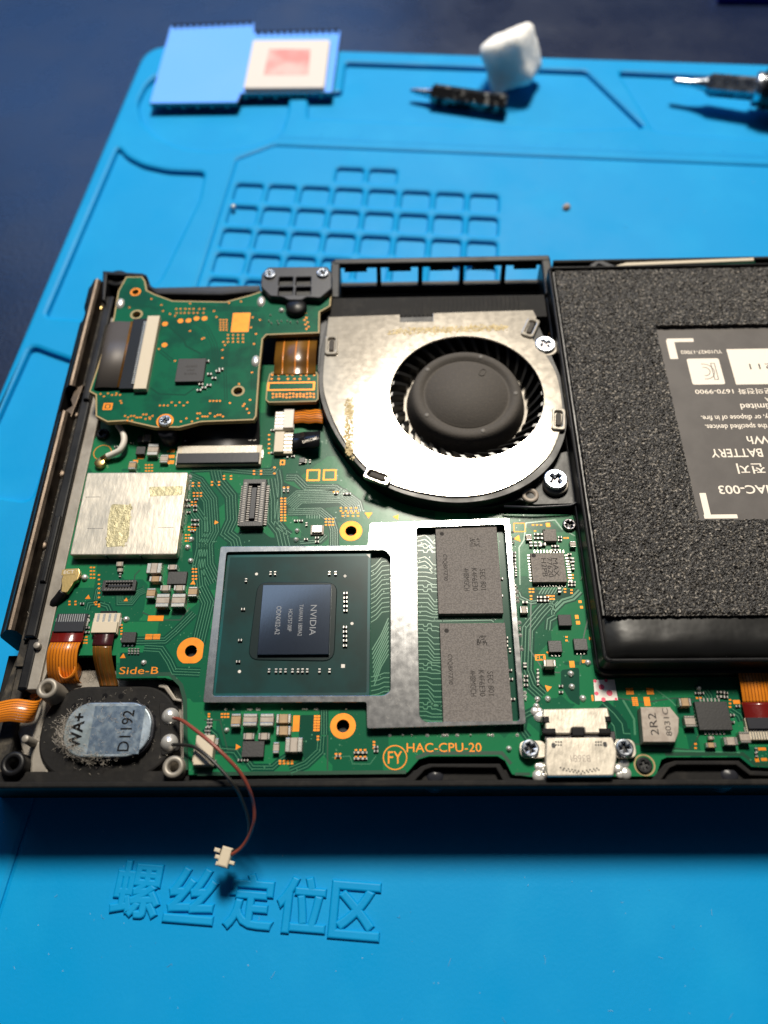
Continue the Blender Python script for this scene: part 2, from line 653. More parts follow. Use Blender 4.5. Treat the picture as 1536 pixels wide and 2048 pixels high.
tk = MB()
for i in range(150):
    p = mp(8 + i * 1.0, 17.2)
    hgt = 2.6 if i % 10 == 0 else (1.9 if i % 5 == 0 else 1.2)
    q = p + E2 * hgt / 2
    tk.box(q.x, q.y, ZM - .05, .24, hgt, ZM + .16, 0, 0, A5)
build(tk, 'ruler_scale', 'silicone', mat_thing, kind='stuff')
# the moulded characters
chars = '\u87ba\u4e1d\u5b9a\u4f4d\u533a'
cpx = [(277, 1779, 8.3), (385, 1790, 8.3), (502, 1804, 8.3), (604, 1810, 8.3), (711, 1821, 8.3)]
for ch, (x, y, sz) in zip(chars, cpx):
    p = at(x, y, -12.4)
    lettering(ch, p.x, p.y, sz * .90, sz * .92, -12.30, A5 * .75, 'silicone', mat_thing, 'raised_character', bevel=.038, bold=.004, zs=9.0)
# dried flecks and dust on the mat
fl = MB()
for i in range(120):
    x, y = random.uniform(-80, 110), random.choice((random.uniform(-6, 16), random.uniform(122, 215)))
    r = random.uniform(.03, .09)
    q = mp(x * .7 + 20, y - 163)
    if not (-30 < (q - C0).dot(E1) < 150):
        continue
    inside = (q - C0).dot(E1) > -1 and (q - C0).dot(E2) < 14
    z = -12.3 if inside else -12
    a = random.uniform(0, 3)
    fl.box(q.x, q.y, z - .02, r * random.uniform(1, 2.5), r, z + .04, 0, 0, a)
for i in range(70):
    px_, py_ = random.choice(((random.uniform(20, 1500), random.uniform(1760, 2040)), (random.uniform(480, 1520), random.uniform(260, 480))))
    q = at(px_, py_, -12.25)
    d = Vector((random.gauss(0, 1), random.gauss(0, 1), 0)).normalized() * random.uniform(.2, 1.1)
    fl.tube([q, q + d * .5 + Vector((random.gauss(0, .15), random.gauss(0, .15), .05)), q + d], .018, 3, 0, False)
build(fl, 'dust_flecks', 'dust', mat_thing, kind='stuff')

# crumb, metal chip on the mat
cr = MB()
p = at(1133, 414, -12)
cr.lathe([(.001, 0), (.8, .05), (1.0, .5), (.6, 1.0), (.001, 1.15)], 7, (p.x, p.y), smooth=False)
cr.v = [(x, y + (x - p.x) * .2, z - 12.43) for x, y, z in cr.v]
tag(build(cr, 'crumb', 'wood_crumb'), 'small brown crumb lying alone on the blue mat', 'crumb')
cr = MB()
p = at(467, 415, -12.45)
cr.lathe([(.001, 0), (.5, .05), (.55, .4), (.2, .7), (.001, .75)], 8, (p.x, p.y))
cr.v = [(x, p.y + (y - p.y) * 1.5, z - 12.47) for x, y, z in cr.v]
tag(build(cr, 'solder_drop', 'solder'), 'tiny shiny metal drop at the edge of a mat pocket', 'metal drop')

# ---------------------------------------------------------------- loose heat shield with its thermal pad
ZS = -10.4
sh = thing('heat_shield', 'stepped sheet metal shield lid with pale thermal pad, reflecting blue', 'shield', tuple(at(480, 130, -12).xy) + (-12,))
L = pts([(341, 53), (508, 46), (508, 66), (681, 62), (664, 184), (482, 186), (474, 204), (299, 206)], ZS)
s_ = MB().prism(L, [], ZS - .25, ZS, .06)
build(s_, 'sheet', 'shield_sheet', sh)
wl = MB()


def fence_teeth(a, b, z0, z1, t=.25, pitch=1.9, fill=.62, band=True):
    a, b = Vector(a), Vector(b)
    d = b - a
    n = max(1, int(d.length / pitch))
    ang = math.atan2(d.y, d.x)
    for i in range(n):
        p = a + d * ((i + .5) / n)
        wl.box(p.x, p.y, z0 + (0 if i % 2 else .5), d.length / n * fill, t, z1, 0, 0, ang)
    p = (a + b) / 2
    if band:
        wl.box(p.x, p.y, z1 - .35, d.length, t * .9, z1 + .001, 0, 0, ang)


for i in range(len(L)):
    if i in (2,):
        continue
    fence_teeth(L[i], L[(i + 1) % len(L)], -12.0, ZS - .26)
build(wl, 'side_wall', 'dark_steel', sh)
wl = MB()
for i in (0, 2):
    fence_teeth(Vector(L[i]) + Vector((.4, 0)), Vector(L[i + 1]) - Vector((.4, 0)), ZS - .6, ZS + .7, .2, 1.7, .6, False)
wl.v = [(x, y, min(z, ZS + .9)) for x, y, z in wl.v]
build(wl, 'bent_tab', 'dark_steel', sh, kind='stuff')
pd = MB().prism(rounded(pts([(506, 80), (660, 79), (648, 175), (487, 176)], ZS + .8), .6, 3), [], ZS, ZS + .8, .15)
po = build(pd, 'thermal_pad', 'pad_white', sh)
pk = MB().prism(rounded(pts([(538, 98), (621, 98), (617, 150), (527, 150)], ZS + .83), .5, 3), [], ZS + .78, ZS + .84, .02)
build(pk, 'pink_imprint', 'pad_pink', po)

# ---------------------------------------------------------------- lump of cotton
p = at(1022, 185, -12)
ct = MB()
N_ = 26
vs_, fs_ = [], []
base = Vector((p.x, p.y + 6.0, -6.6))
for i in range(N_ + 1):
    th = math.pi * i / N_
    for j in range(2 * N_):
        ph = math.pi * j / N_
        d = Vector((math.sin(th) * math.cos(ph), math.sin(th) * math.sin(ph), math.cos(th)))
        q = Matrix.Rotation(.5, 3, 'Z') @ Matrix.Rotation(.38, 3, 'Y') @ Matrix.Rotation(.35, 3, 'X') @ d
        k = 1 / (abs(q.x) ** 7 + abs(q.y) ** 7 + abs(q.z) ** 7) ** (1 / 7)
        r = 6.0 * k * (1 + .08 * noise.noise(d * 1.5 + Vector((3, 1, 0))) + .03 * noise.noise(d * 5) + .012 * noise.noise(d * 13))
        v = base + d * r
        vs_.append((v.x, v.y, max(v.z, -13.5)))
for i in range(N_):
    for j in range(2 * N_):
        a, b = i * 2 * N_ + j, i * 2 * N_ + (j + 1) % (2 * N_)
        fs_.append((a, a + 2 * N_, b + 2 * N_, b))
ct.add(vs_, fs_, 0, True)
tag(build(ct, 'cotton_lump', 'cotton'), 'squarish lump of white cotton wadding resting on the mat', 'cotton')

# ---------------------------------------------------------------- loose driver bit
bt = thing('driver_bit', 'loose dark hex screwdriver bit with slim tip, beside the cotton', 'screwdriver bit', tuple(at(930, 200, -13.6).xy) + (-13.6,))
a, b = at(1014, 209, -10.7), at(864, 187, -10.7)
ax = (b - a).normalized()
lb = (b - a).length
hx = MB()
hx.lathe([(2.0, 0), (2.4, .3), (2.4, lb - .3), (2.0, lb)], 6, smooth=False, axis=ax, org=a, ph=math.pi / 6)
build(hx, 'hex_body', 'bit_metal', bt)
tp = MB()
tp.lathe([(1.6, 0), (1.15, 1.2), (.95, 2.2), (.85, 4.2), (.62, 4.8), (.62, 5.4), (.3, 5.9)], 16, axis=ax, org=b - ax * .05)
build(tp, 'tip', 'steel', bt)
mk = MB()  # small bright discs standing in for highlights on the engraved text
for i in range(9):
    q = a.lerp(b, .28 + .5 * random.random()) + Vector((0, -2.12, random.uniform(-.4, .9)))
    mk.lathe([(.001, .0), (.22, .04), (.3, .12), (.16, .2), (.001, .22)], 8, axis=(0, -1, .25), org=q)
build(mk, 'glint_dot', 'tin', bt, kind='stuff')

# ---------------------------------------------------------------- screwdriver
sd = thing('screwdriver', 'precision screwdriver with steel hex tip and black ribbed handle', 'screwdriver', tuple(at(1480, 185, -12).xy) + (-12,))
a, b = at(1346, 163, -8.4), at(1512, 178, -7.2)
ax = (b - a).normalized()
lt = (b - a).length
t_ = MB()
t_.lathe([(.4, 0), (.85, .3), (.85, 1.1), (.9, 4.2), (1.2, lt * .30), (1.9, lt * .42)], 18, axis=ax, org=a)
build(t_, 'tip', 'steel', sd)
t_ = MB()
t_.lathe([(1.8, lt * .40), (2.7, lt * .46), (2.7, lt + .2), (2.2, lt + .4)], 6, smooth=False, axis=ax, org=a)
build(t_, 'hex_shank', 'steel', sd)
t_ = MB()
t_.lathe([(2.3, lt - .6), (3.6, lt - .5), (3.9, lt - .1), (3.9, lt + 1.2), (3.6, lt + 1.5)], 28, axis=ax, org=a)
build(t_, 'collar', 'steel', sd)
t_ = MB()
pr = [(3.4, lt + 1.2)]
for k in range(26):
    pr += [(4.6, lt + 1.5 + k * 1.2), (4.6, lt + 2.2 + k * 1.2), (4.25, lt + 2.3 + k * 1.2), (4.25, lt + 2.6 + k * 1.2)]
pr += [(3.4, lt + 33)]
t_.lathe(pr, 28, axis=ax, org=a, smooth=False)
build(t_, 'handle', 'black_gloss', sd)
bl = MB()
p = at(1500, 9, -15)
bl.box(p.x + 14, p.y + 7, -15, 46, 14, -11, .5, 0, -.06)
tag(build(bl, 'blue_strip', 'blue_plastic'), 'deep blue plastic strip lying on the dark table', 'strip')

# ================================================================ console chassis
chs = thing('console_chassis', 'opened handheld console shell, black plastic and grey metal frame', 'console', (0, 70, -12))
XR = 92.0     # the shell runs on past the picture's right side
YB = 19.8     # its front edge
base_out = [(-57.6, YB + 2.2), (XR, YB + 2.2), (XR, 119.0)]
base_out += [(31.0, 119.0), (30.6, 108.0), (-11.6, 108.0), (-12.0, 116.3), (-26, 116.3), (-26.4, 113.2), (-46.5, 112.8), (-48.5, 118.6), (-57.6, 118.6)]
c_ = MB().prism(base_out, [], -12.0, -4.0, .3)
build(c_, 'base_shell', 'black_matte', chs)
# top left corner walls
c_ = MB()
c_.prism(pts([(205, 541), (286, 546), (292, 553), (214, 549), (209, 600), (203, 600)], 2.2), [], -6, 2.2, .25)
c_.prism(pts([(284, 546), (293, 549), (301, 570), (318, 580), (440, 582), (520, 575), (520, 583), (440, 590), (312, 588), (294, 575), (284, 552)], .5), [], -10, .5, .3)
build(c_, 'corner_wall', 'black', chs)
c_ = MB()
c_.prism(pts([(300, 575), (520, 570), (520, 595), (455, 604), (345, 602), (300, 583)], -1.5), [], -5, -1.5, .2)
build(c_, 'slot_cover', 'slate', chs)
p = at(234, 556, 1.0)
c_ = MB().lathe([(2.2, -4), (2.2, .9), (2.0, 1.1), (1.1, 1.1), (1.0, .2), (.001, .2)], 24, (p.x, p.y))
build(c_, 'screw_boss', 'black', chs)
# front rim
c_ = MB()
c_.box((XR - 62) / 2, YB + .5, -1.0, XR + 62, .9, .8, .25)
c_.box((XR - 62) / 2, YB + 1.75, -12, XR + 62, 1.7, -.95, .0)
c_.box(-60.2, 31.5, -12, 4.6, 19, -4.5, .3)
build(c_, 'front_rim', 'black_matte', chs)
c_ = MB()
seg = pts([(380, 1560), (560, 1557), (700, 1556), (812, 1555), (842, 1532), (858, 1527), (1000, 1527), (1018, 1556), (1062, 1559), (1062, 1566), (1008, 1566), (992, 1536), (865, 1535), (850, 1540), (826, 1566), (380, 1569)], .2)
c_.prism(seg, [], -4, .2, .15)
seg = pts([(1300, 1562), (1330, 1527), (1350, 1521), (1478, 1521), (1502, 1541), (1620, 1546), (1620, 1556), (1500, 1551), (1472, 1530), (1354, 1530), (1340, 1536), (1318, 1566)], .2)
c_.prism(seg, [], -4, .2, .15)
build(c_, 'inner_rim', 'black_matte', chs)
for x, y in ((870, 1549), (1461, 1548)):
    p = at(x, y, -.6)
    c_ = MB().lathe([(1.75, -5), (1.7, -2), (1.3, -1.0), (.8, -.7), (.001, -.6)], 20, (p.x, p.y))
    build(c_, 'peg', 'slate', chs)
# top edge right of the vent: rim, pad strip
c_ = MB()
c_.box((XR + 31) / 2, 119.6, -12, XR - 31, .8, 1.8, .2)
c_.box((XR + 31) / 2, 116.6, -4.2, XR - 31, 1.2, .6, .2)
build(c_, 'top_rim', 'black_matte', chs)
c_ = MB()
q = pts([(1232, 531), (1252, 525), (1508, 515), (1508, 521), (1252, 531), (1232, 533)], 2.2)
c_.prism(q, [], -3.9, 2.2, .1)
build(c_, 'antenna_strip', 'cream', chs)
c_ = MB().prism(pts([(1240, 533), (1510, 522), (1510, 526), (1250, 535)], 1.9), [], -3.9, 1.9, .05)
build(c_, 'antenna_board', 'pcb_dark', chs)
c_ = MB()
c_.prism(pts([(1178, 530), (1192, 521), (1206, 521), (1236, 533), (1226, 538), (1198, 527), (1188, 536)], 2.2), [], -3.9, 2.2, .2)
build(c_, 'clip', 'slate', chs)
# vent: frame, bars, lips
vt_l, vt_r = at(672, 560, 0).x, at(1092, 560, 0).x
zt = 2.2
ytop = at(880, 517, zt).y
c_ = MB()
c_.prism(rounded([(vt_l - .4, ytop + .5), (vt_l - .4, ytop - 1.0), (vt_r + .8, ytop - 1.0), (vt_r + .8, ytop + .5)], .4, 3), [], zt - 1.2, zt, .25)
build(c_, 'vent_top_bar', 'black', chs)
c_ = MB()
for xx in (vt_l, vt_r):
    c_ = MB()
    c_.prism(rounded([(xx - .9, ytop + .2), (xx + .9, ytop + .2), (xx + 1.1, ytop - 10), (xx - 1.1, ytop - 10)], .4, 3), [], -11.5, zt - .1, .3)
    build(c_, 'vent_end_wall', 'black', chs)
vw = (vt_r - vt_l) / 5
for k in range(1, 5):
    xx = vt_l + vw * k + .2
    c_ = MB()
    # sloping bar in the YZ plane
    prof = [(ytop - .2, zt - .3), (ytop - 2.9, -4.2), (ytop - 2.9, -6), (ytop - .9, -6)]
    vv = [(xx - .45, y, z) for y, z in prof] + [(xx + .45, y, z) for y, z in prof]
    c_.add(vv, [(3, 2, 1, 0), (4, 5, 6, 7)] + [(i, (i + 1) % 4, 4 + (i + 1) % 4, 4 + i) for i in range(4)])
    build(c_, 'vent_bar', 'black', chs)
for k in range(5):
    x0, x1 = vt_l + vw * k + 1.0, vt_l + vw * (k + 1) - .5
    c_ = MB()
    c_.box((x0 + x1) / 2 - (.5 if k == 0 else 0), ytop - .75, zt - 2.0, (x1 - x0) * .66, 1.0, zt - 1.22, .15)
    build(c_, 'vent_lip', 'slate', chs)
c_ = MB()
for dy, z, t in ((1.0, -2.7, 1.6), (2.15, -3.3, .7), (2.95, -3.8, .9)):
    c_.box((vt_l + vt_r) / 2, ytop - dy - t * .5, -11, vt_r - vt_l - .6, t, z, .2)
build(c_, 'vent_step', 'black', chs)
c_ = MB()
c_.box((vt_l + vt_r) / 2, ytop - 8.0, -11, vt_r - vt_l + 1.5, 8.2, -4.0, .3)
build(c_, 'duct_floor', 'black', chs)
# left side: wall, sliding rail
c_ = MB()
c_.box(-55.15, 71, -5, 1.9, 74, .2, .15)
c_.prism([(-56.1, 34.2), (-54.2, 34.2), (-52.6, 42.5), (-54.3, 46), (-56.1, 46)], [], -5, -.4, .2)
build(c_, 'frame_wall', 'midframe', chs)
c_ = MB()
c_.box(-56.95, 77.5, -6, 1.7, 71, 1.0, .3)
c_.box(-56.55, 38, -6, 1.6, 7.9, .4, .3)
c_.box(-56.75, 57, .9, 1.0, 12, 1.5, .25)
c_.box(-56.65, 96, .9, 1.1, 18, 1.6, .25)
build(c_, 'inner_wall', 'black', chs)
c_ = MB()
c_.box(-58.45, 76, -6, 1.5, 76, -1.1, .1)
build(c_, 'groove_floor', 'dust_black', chs)
c_ = MB()
for y0, y1 in ((42, 55.5), (62, 70), (92.5, 103)):
    c_.box(-58.25, (y0 + y1) / 2, -1.2, .5, y1 - y0, -.2, .15)
build(c_, 'groove_rib', 'black', chs)


def rail_seg(y0, y1, prof, name='rail', m=('rail_metal', 'black_matte')):
    mb = MB()
    n = len(prof)
    ny = 2
    vv = [(x, y, z) for y in (y0, y1) for x, z in prof]
    for i in range(n - 1):
        mb.add([vv[i], vv[i + 1], vv[n + i + 1], vv[n + i]], [(0, 1, 2, 3)], 1 if prof[i + 1][0] < -61.2 else 0, True)
    mb.add([(x, y0, z) for x, z in prof], [tuple(range(n))[::-1]], 1)
    mb.add([(x, y1, z) for x, z in prof], [tuple(range(n))], 1)
    return build(mb, name, m, chs)


full = [(-63.0, -8), (-62.95, -2.0), (-62.6, -.9), (-61.9, -.2), (-61.3, .6), (-60.7, 1.35), (-60.2, 1.62), (-59.8, 1.55), (-59.4, 1.2), (-59.2, .5), (-59.15, -2), (-59.15, -8)]
noout = [(-62.0, -8), (-61.95, -.8), (-61.3, .6), (-60.7, 1.35), (-60.2, 1.62), (-59.8, 1.55), (-59.4, 1.2), (-59.2, .5), (-59.15, -2), (-59.15, -8)]
lip = [(-63.0, -8), (-62.95, -2.0), (-62.6, -.9), (-61.9, -.2), (-61.55, .2), (-61.5, -8)]
slot1, slot0 = at(120, 781, 0).y, at(110, 832, 0).y
rend = at(12, 1262, 1).y
ytp = at(190, 562, 1).y
rail_seg(rend, slot0, full)
rail_seg(slot1, ytp - 9.5, full)
rail_seg(ytp - 9.5, ytp - 5, noout)
rail_seg(ytp - 5, ytp, full)
rail_seg(slot0, slot1, lip)
# broken edge of the slot
c_ = MB()
c_.prism([(-59.1, slot0 - .5), (-58.3, slot1 + 1), (-59.6, slot1 + .2), (-60.0, slot0 + 3.4), (-59.4, slot0 + 2.0), (-60.6, slot0 + .8), (-60.4, slot0 - .4)], [], -.4, .4, .1)
build(c_, 'slot_spring', 'rail_metal', chs)
for x, y, r in ((196, 612, .85), (146, 826, .9), (117, 944, 1.0), (80, 1088, 1.0)):
    p = at(x, y, -.4)
    c_ = MB().lathe([(r, -2.5), (r, -1.05), (r * .85, -.85), (r * .5, -.74), (.001, -.7)], 18, (p.x, p.y))
    build(c_, 'rivet', 'gold_metal' if x == 196 else 'rail_metal', chs)
c_ = MB()
c_.prism([(-63.0, 22), (-60.6, 22), (-58.2, 42.8), (-60.4, 42.8)], [], -9, -3.5, .5)
c_.prism([(-59.5, 21), (-57.2, 21), (-57.0, 34), (-58.6, 42.8), (-59.4, 42.8)], [], -9, -1.6, .5)
build(c_, 'corner_moulding', 'dust_black', chs)
# grey metal tray round the speaker
tray = pts([(72, 1340), (250, 1340), (360, 1375), (384, 1400), (386, 1562), (62, 1562), (30, 1450), (62, 1380)], -2.6)
c_ = MB().prism(tray, [], -4.1, -2.6, .2)
build(c_, 'speaker_tray', 'midframe', chs)
c_ = MB()
ed = pts([(318, 1366), (334, 1369), (352, 1396), (370, 1398), (370, 1550), (364, 1550), (363, 1404), (346, 1401), (328, 1377), (316, 1374)], -1.2)
c_.prism(ed, [], -3, -1.2, .15)
ed = pts([(60, 1548), (140, 1556), (340, 1558), (384, 1552), (384, 1561), (60, 1561)], -1.4)
c_.prism(ed, [], -3, -1.4, .15)
build(c_, 'tray_lip', 'midframe', chs)


def boss(x, y, ztop, r, rin, zb, m='midframe', name='standoff'):
    p = at(x, y, ztop)
    mb = MB().lathe([(r * 1.12, zb), (r, ztop - .25), (r - .12, ztop), (rin + .15, ztop), (rin, ztop - .2), (rin * .95, ztop - 2.2), (.001, ztop - 2.2)], 28, (p.x, p.y))
    return build(mb, name, m, chs)


boss(93, 1376, 2.2, 1.55, .75, -3)
boss(346, 1533, 1.0, 1.55, .75, -3)
boss(24, 1527, .4, 1.75, .9, -4, 'black')
for x, y, z, r in ((73, 1290, 1.0, .55), (50, 1477, 1.2, .55)):
    p = at(x, y, z)
    build(MB().lathe([(r * 1.3, -3.5), (r, z - .1), (r * .8, z), (.001, z)], 16, (p.x, p.y)), 'pin', 'midframe', chs)
c_ = MB().prism(pts([(62, 1478), (92, 1486), (100, 1520), (94, 1562), (58, 1562), (60, 1510)], -1.6), [], -3, -1.6, .4)
build(c_, 'tray_corner', 'midframe', chs)

# ================================================================ motherboard
pcb = thing('motherboard', 'green main circuit board marked HAC-CPU-20 with processor and memory chips', 'circuit board', tuple(at(760, 1250, 0).xy) + (-1,))
edge = [(200, 860), (178, 896), (160, 985), (141, 1090), (128, 1135), (121, 1198), (110, 1228), (100, 1270), (98, 1302), (152, 1311), (232, 1311), (232, 1357), (330, 1356), (352, 1362), (366, 1378), (373, 1400),
        (377, 1550), (560, 1548), (815, 1545), (838, 1519), (858, 1513), (995, 1513), (1010, 1522), (1024, 1549), (1060, 1554), (1312, 1553), (1323, 1520), (1334, 1515), (1480, 1515),
        (1503, 1534), (1640, 1540), (1640, 1335), (1212, 1345), (1196, 1290), (1190, 1227), (1167, 1087), (1160, 1040), (1150, 1029), (1020, 1028), (900, 1024), (800, 1000), (715, 950), (668, 890), (645, 820), (640, 730), (205, 730)]
rings = [(382, 1302), (702, 1062), (686, 1452)]
holes = [circ(at(x, y, 0).xy, .92, 20) for x, y in rings]
b_ = MB().prism(pts(edge, 0), holes, -1.0, 0, .08)
build(b_, 'board', 'pcb', pcb)
# darker unplated patches
dk = MB()
for l in ([(475, 1065), (520, 1058), (540, 1075), (600, 1075), (612, 1092), (450, 1092)], [(600, 1430), (642, 1430), (642, 1500), (612, 1522), (596, 1500)],
          [(1122, 1340), (1158, 1335), (1160, 1412), (1140, 1400), (1122, 1370)], [(1060, 1180), (1150, 1178), (1135, 1196), (1060, 1208)],
          [(240, 1305), (330, 1305), (345, 1345), (240, 1350)], [(385, 965), (412, 1000), (418, 1085), (396, 1160), (384, 1100)], [(560, 960), (612, 985), (690, 985), (690, 1010), (560, 1030)]):
    dk.prism(rounded(pts(l, .006), .4, 3), [], .001, .006, 0, 0, False)
build(dk, 'bare_patch', 'pcb_dark', pcb, kind='stuff')
# ---- gold rings
for i, (x, y) in enumerate(rings):
    c = at(x, y, 0).xy
    R = 1.85 if i != 0 else 2.15
    out = circ(c, R, 40)
    if i == 0:
        out = [(min(px, c.x + 1.85), max(py, c.y - 1.95)) for px, py in out]
    b_ = MB().prism(out, [circ(c, .93, 28)], .0, .03, .01)
    b_.lathe([(.92, -1.0), (.93, .03)], 28, c, smooth=True, caps=False)
    b_.prism(circ(c, .9, 20), [], -1.6, -1.4, 0, 1)
    build(b_, 'gold_ring', ['gold', 'black'], pcb)

# ---- copper lines
tr = MB()
bed = MB()


def bundle(px, n, pitch=.42, w=.10, z=.012, mi=0):
    P = [Vector(p) for p in pts(px, 0)]
    if n > 1 and tr is not None:
        bed.trace(P, n * pitch + .25, .007 + .0001 * len(bed.f) / 8, 0)
    for k in range(n):
        o = (k - (n - 1) / 2) * pitch
        out = []
        for i in range(len(P)):
            if i == 0:
                d = (P[1] - P[0]).normalized()
                mm = 1
            elif i == len(P) - 1:
                d = (P[i] - P[i - 1]).normalized()
                mm = 1
            else:
                d1, d2 = (P[i] - P[i - 1]).normalized(), (P[i + 1] - P[i]).normalized()
                d = (d1 + d2).normalized()
                mm = 1 / max(d.dot(d1), .5)
            out.append(P[i] + Vector((-d.y, d.x)) * o * mm)
        tr.trace(out, w, z, mi)


for a in (
    ([(372, 955), (395, 965), (420, 1000), (424, 1062), (411, 1088), (413, 1130), (430, 1165)], 6),
    ([(385, 1015), (404, 1042), (404, 1095), (396, 1130), (400, 1172), (416, 1205), (402, 1262), (396, 1288)], 5),
    ([(428, 925), (436, 960), (462, 992), (464, 1040), (452, 1066), (470, 1080), (474, 1096)], 4, .5),
    ([(540, 958), (546, 1000), (546, 1042), (562, 1062), (570, 1096)], 4, .55),
    ([(556, 940), (560, 965), (560, 990), (552, 1050), (580, 1070)], 2, .6),
    ([(578, 1012), (598, 994), (684, 992), (708, 1010), (712, 1026)], 8, .34),
    ([(576, 1024), (640, 1022), (662, 1040), (668, 1060), (668, 1096)], 4, .36),
    ([(572, 955), (592, 955), (612, 975), (672, 976), (690, 990)], 3, .45),
    ([(384, 938), (430, 936), (520, 944), (545, 944), (552, 935)], 3, .45),
    ([(270, 1282), (330, 1281), (352, 1262), (388, 1226)], 3, .4),
    ([(288, 1296), (322, 1298), (338, 1322), (348, 1343), (400, 1345)], 3, .42),
    ([(240, 1190), (240, 1204), (262, 1204), (276, 1186), (290, 1180)], 4, .3),
    ([(175, 1220), (178, 1208), (196, 1206), (215, 1212), (220, 1224)], 2, .4),
    ([(642, 1472), (640, 1502), (612, 1528), (580, 1541)], 3, .42),
    ([(648, 1420), (648, 1470)], 3, .36),
    ([(410, 1455), (430, 1472), (438, 1500), (470, 1502), (482, 1520)], 2, .5),
    ([(495, 1522), (505, 1535), (545, 1535), (560, 1522), (575, 1512)], 2, .4),
    ([(664, 1515), (700, 1512), (705, 1528), (740, 1528), (752, 1512)], 1),
    ([(1108, 1196), (1080, 1226), (1055, 1258), (1052, 1340), (1064, 1372), (1086, 1392)], 4, .5, .13),
    ([(1160, 1182), (1146, 1196), (1126, 1202), (1106, 1222)], 2, .5, .30),
    ([(1040, 1170), (1038, 1095), (1048, 1080), (1052, 1046), (1110, 1040), (1124, 1058), (1150, 1072)], 1, .4, .22),
    ([(1036, 1185), (1040, 1195), (1062, 1205), (1095, 1200), (1106, 1212), (1106, 1230)], 2, .4, .16),
    ([(1170, 1110), (1182, 1190), (1186, 1260)], 2, .9, .16),
    ([(1096, 1260), (1098, 1240), (1112, 1232)], 2, .5, .16),
    ([(1200, 1412), (1222, 1432), (1236, 1450), (1240, 1475), (1262, 1476)], 2, 1.2, .14),
    ([(1246, 1400), (1268, 1438), (1270, 1470)], 1, .4, .3),
    ([(1310, 1378), (1340, 1400), (1352, 1412)], 1, .4, .2),
    ([(1405, 1384), (1412, 1394), (1414, 1402)], 5, .42),
    ([(1462, 1420), (1478, 1430), (1484, 1442)], 2, .5),
    ([(1070, 1420), (1048, 1432), (1044, 1460), (1056, 1476)], 2, .5),
    ([(1290, 1500), (1480, 1505)], 1, .5, .22),
    ([(215, 925), (232, 925), (232, 905)], 1),
    ([(192, 1200), (196, 1180), (204, 1172)], 3, .3),
    ([(600, 1085), (640, 1082), (652, 1070)], 2, .4),
):
    bundle(*a)
# lines between processor and memory: narrow left window
for k in range(30):
    y = 1118 + k * 9.2
    if 1235 < y < 1345:
        continue
    if y < 1250:
        q = [(742, y + 16), (752, y + 10), (764, y - 4), (779, y - 6)]
    elif y < 1330:
        q = [(742, y + 2), (766, y - 2 - (y - 1250) * .3), (779, y - 18)]
    else:
        q = [(742, y + 6), (757, y + 3), (768, y - 2), (779, y - 2)]
    bundle(q, 1, .4, .13)
for k in range(9):
    bundle([(744 + k * .5, 1300 + k * 9), (762, 1270 + k * 8), (777, 1236 + k * 9)], 1, .4, .16, .014)
# right window
for k in range(44):
    y = 1066 + k * 8.7
    j = math.sin(k * .55) * 7
    if k % 9 in (3, 4):
        q = [(834, y), (846, y), (848, y + 4), (854, y + 4), (856, y - 1), (862, y - 1), (864, y + 4), (872, y + 4), (884, y + 8)]
    elif k < 8:
        q = [(834, y + 8), (850, y + 4), (858, y + 10), (866, y + 20), (884, y + 22)]
    else:
        q = [(834, y), (854 + j * .4, y), (866 + j * .4, y + 9 + j), (886, y + 9 + j)]
    bundle(q, 1, .4, .14)
bundle([(884, 1236), (985, 1234), (992, 1240)], 3, .5, .12)
for k in range(8):
    bundle([(1078 + k * 6, 1188), (1090 + k * 6, 1168)], 1, .4, .16)
    bundle([(1056, 1112 + k * 6), (1066, 1112 + k * 6)], 1, .4, .16)
for k in range(6):
    bundle([(640 + k * 5 - 26, 1030), (640 + k * 5 - 26, 1037)], 1, .4, .12)
build(tr, 'copper_trace', 'trace', pcb, kind='stuff')
for l in ([(742, 1108), (782, 1106), (782, 1388), (740, 1390)], [(832, 1056), (884, 1054), (892, 1442), (838, 1442)], [(995, 1052), (1012, 1052), (1042, 1440), (1020, 1440)]):
    bed.prism(pts(l, 0), [], .0, .004, 0, 0, False)
build(bed, 'trace_bed', 'pcb_dark', pcb, kind='stuff')
# plated through-holes scattered over the board
vi = MB()
poly = pts(edge, 0)


def inside(x, y):
    c = False
    n = len(poly)
    for i in range(n):
        (x0, y0), (x1, y1) = poly[i - 1], poly[i]
        if (y0 > y) != (y1 > y) and x < (x1 - x0) * (y - y0) / (y1 - y0) + x0:
            c = not c
    return c


random.seed(21)
k = 0
while k < 620:
    x, y = random.uniform(-56, 66), random.uniform(20, 80)
    cl_ = noise.noise(Vector((x * .18, y * .18, 4))) > .05
    if not cl_ or not inside(x, y):
        continue
    vi.prism(circ((x, y), random.choice((.09, .09, .13)), 6), [], .0, .02, 0, 0, False)
    k += 1
build(vi, 'via', 'trace', pcb, kind='stuff')
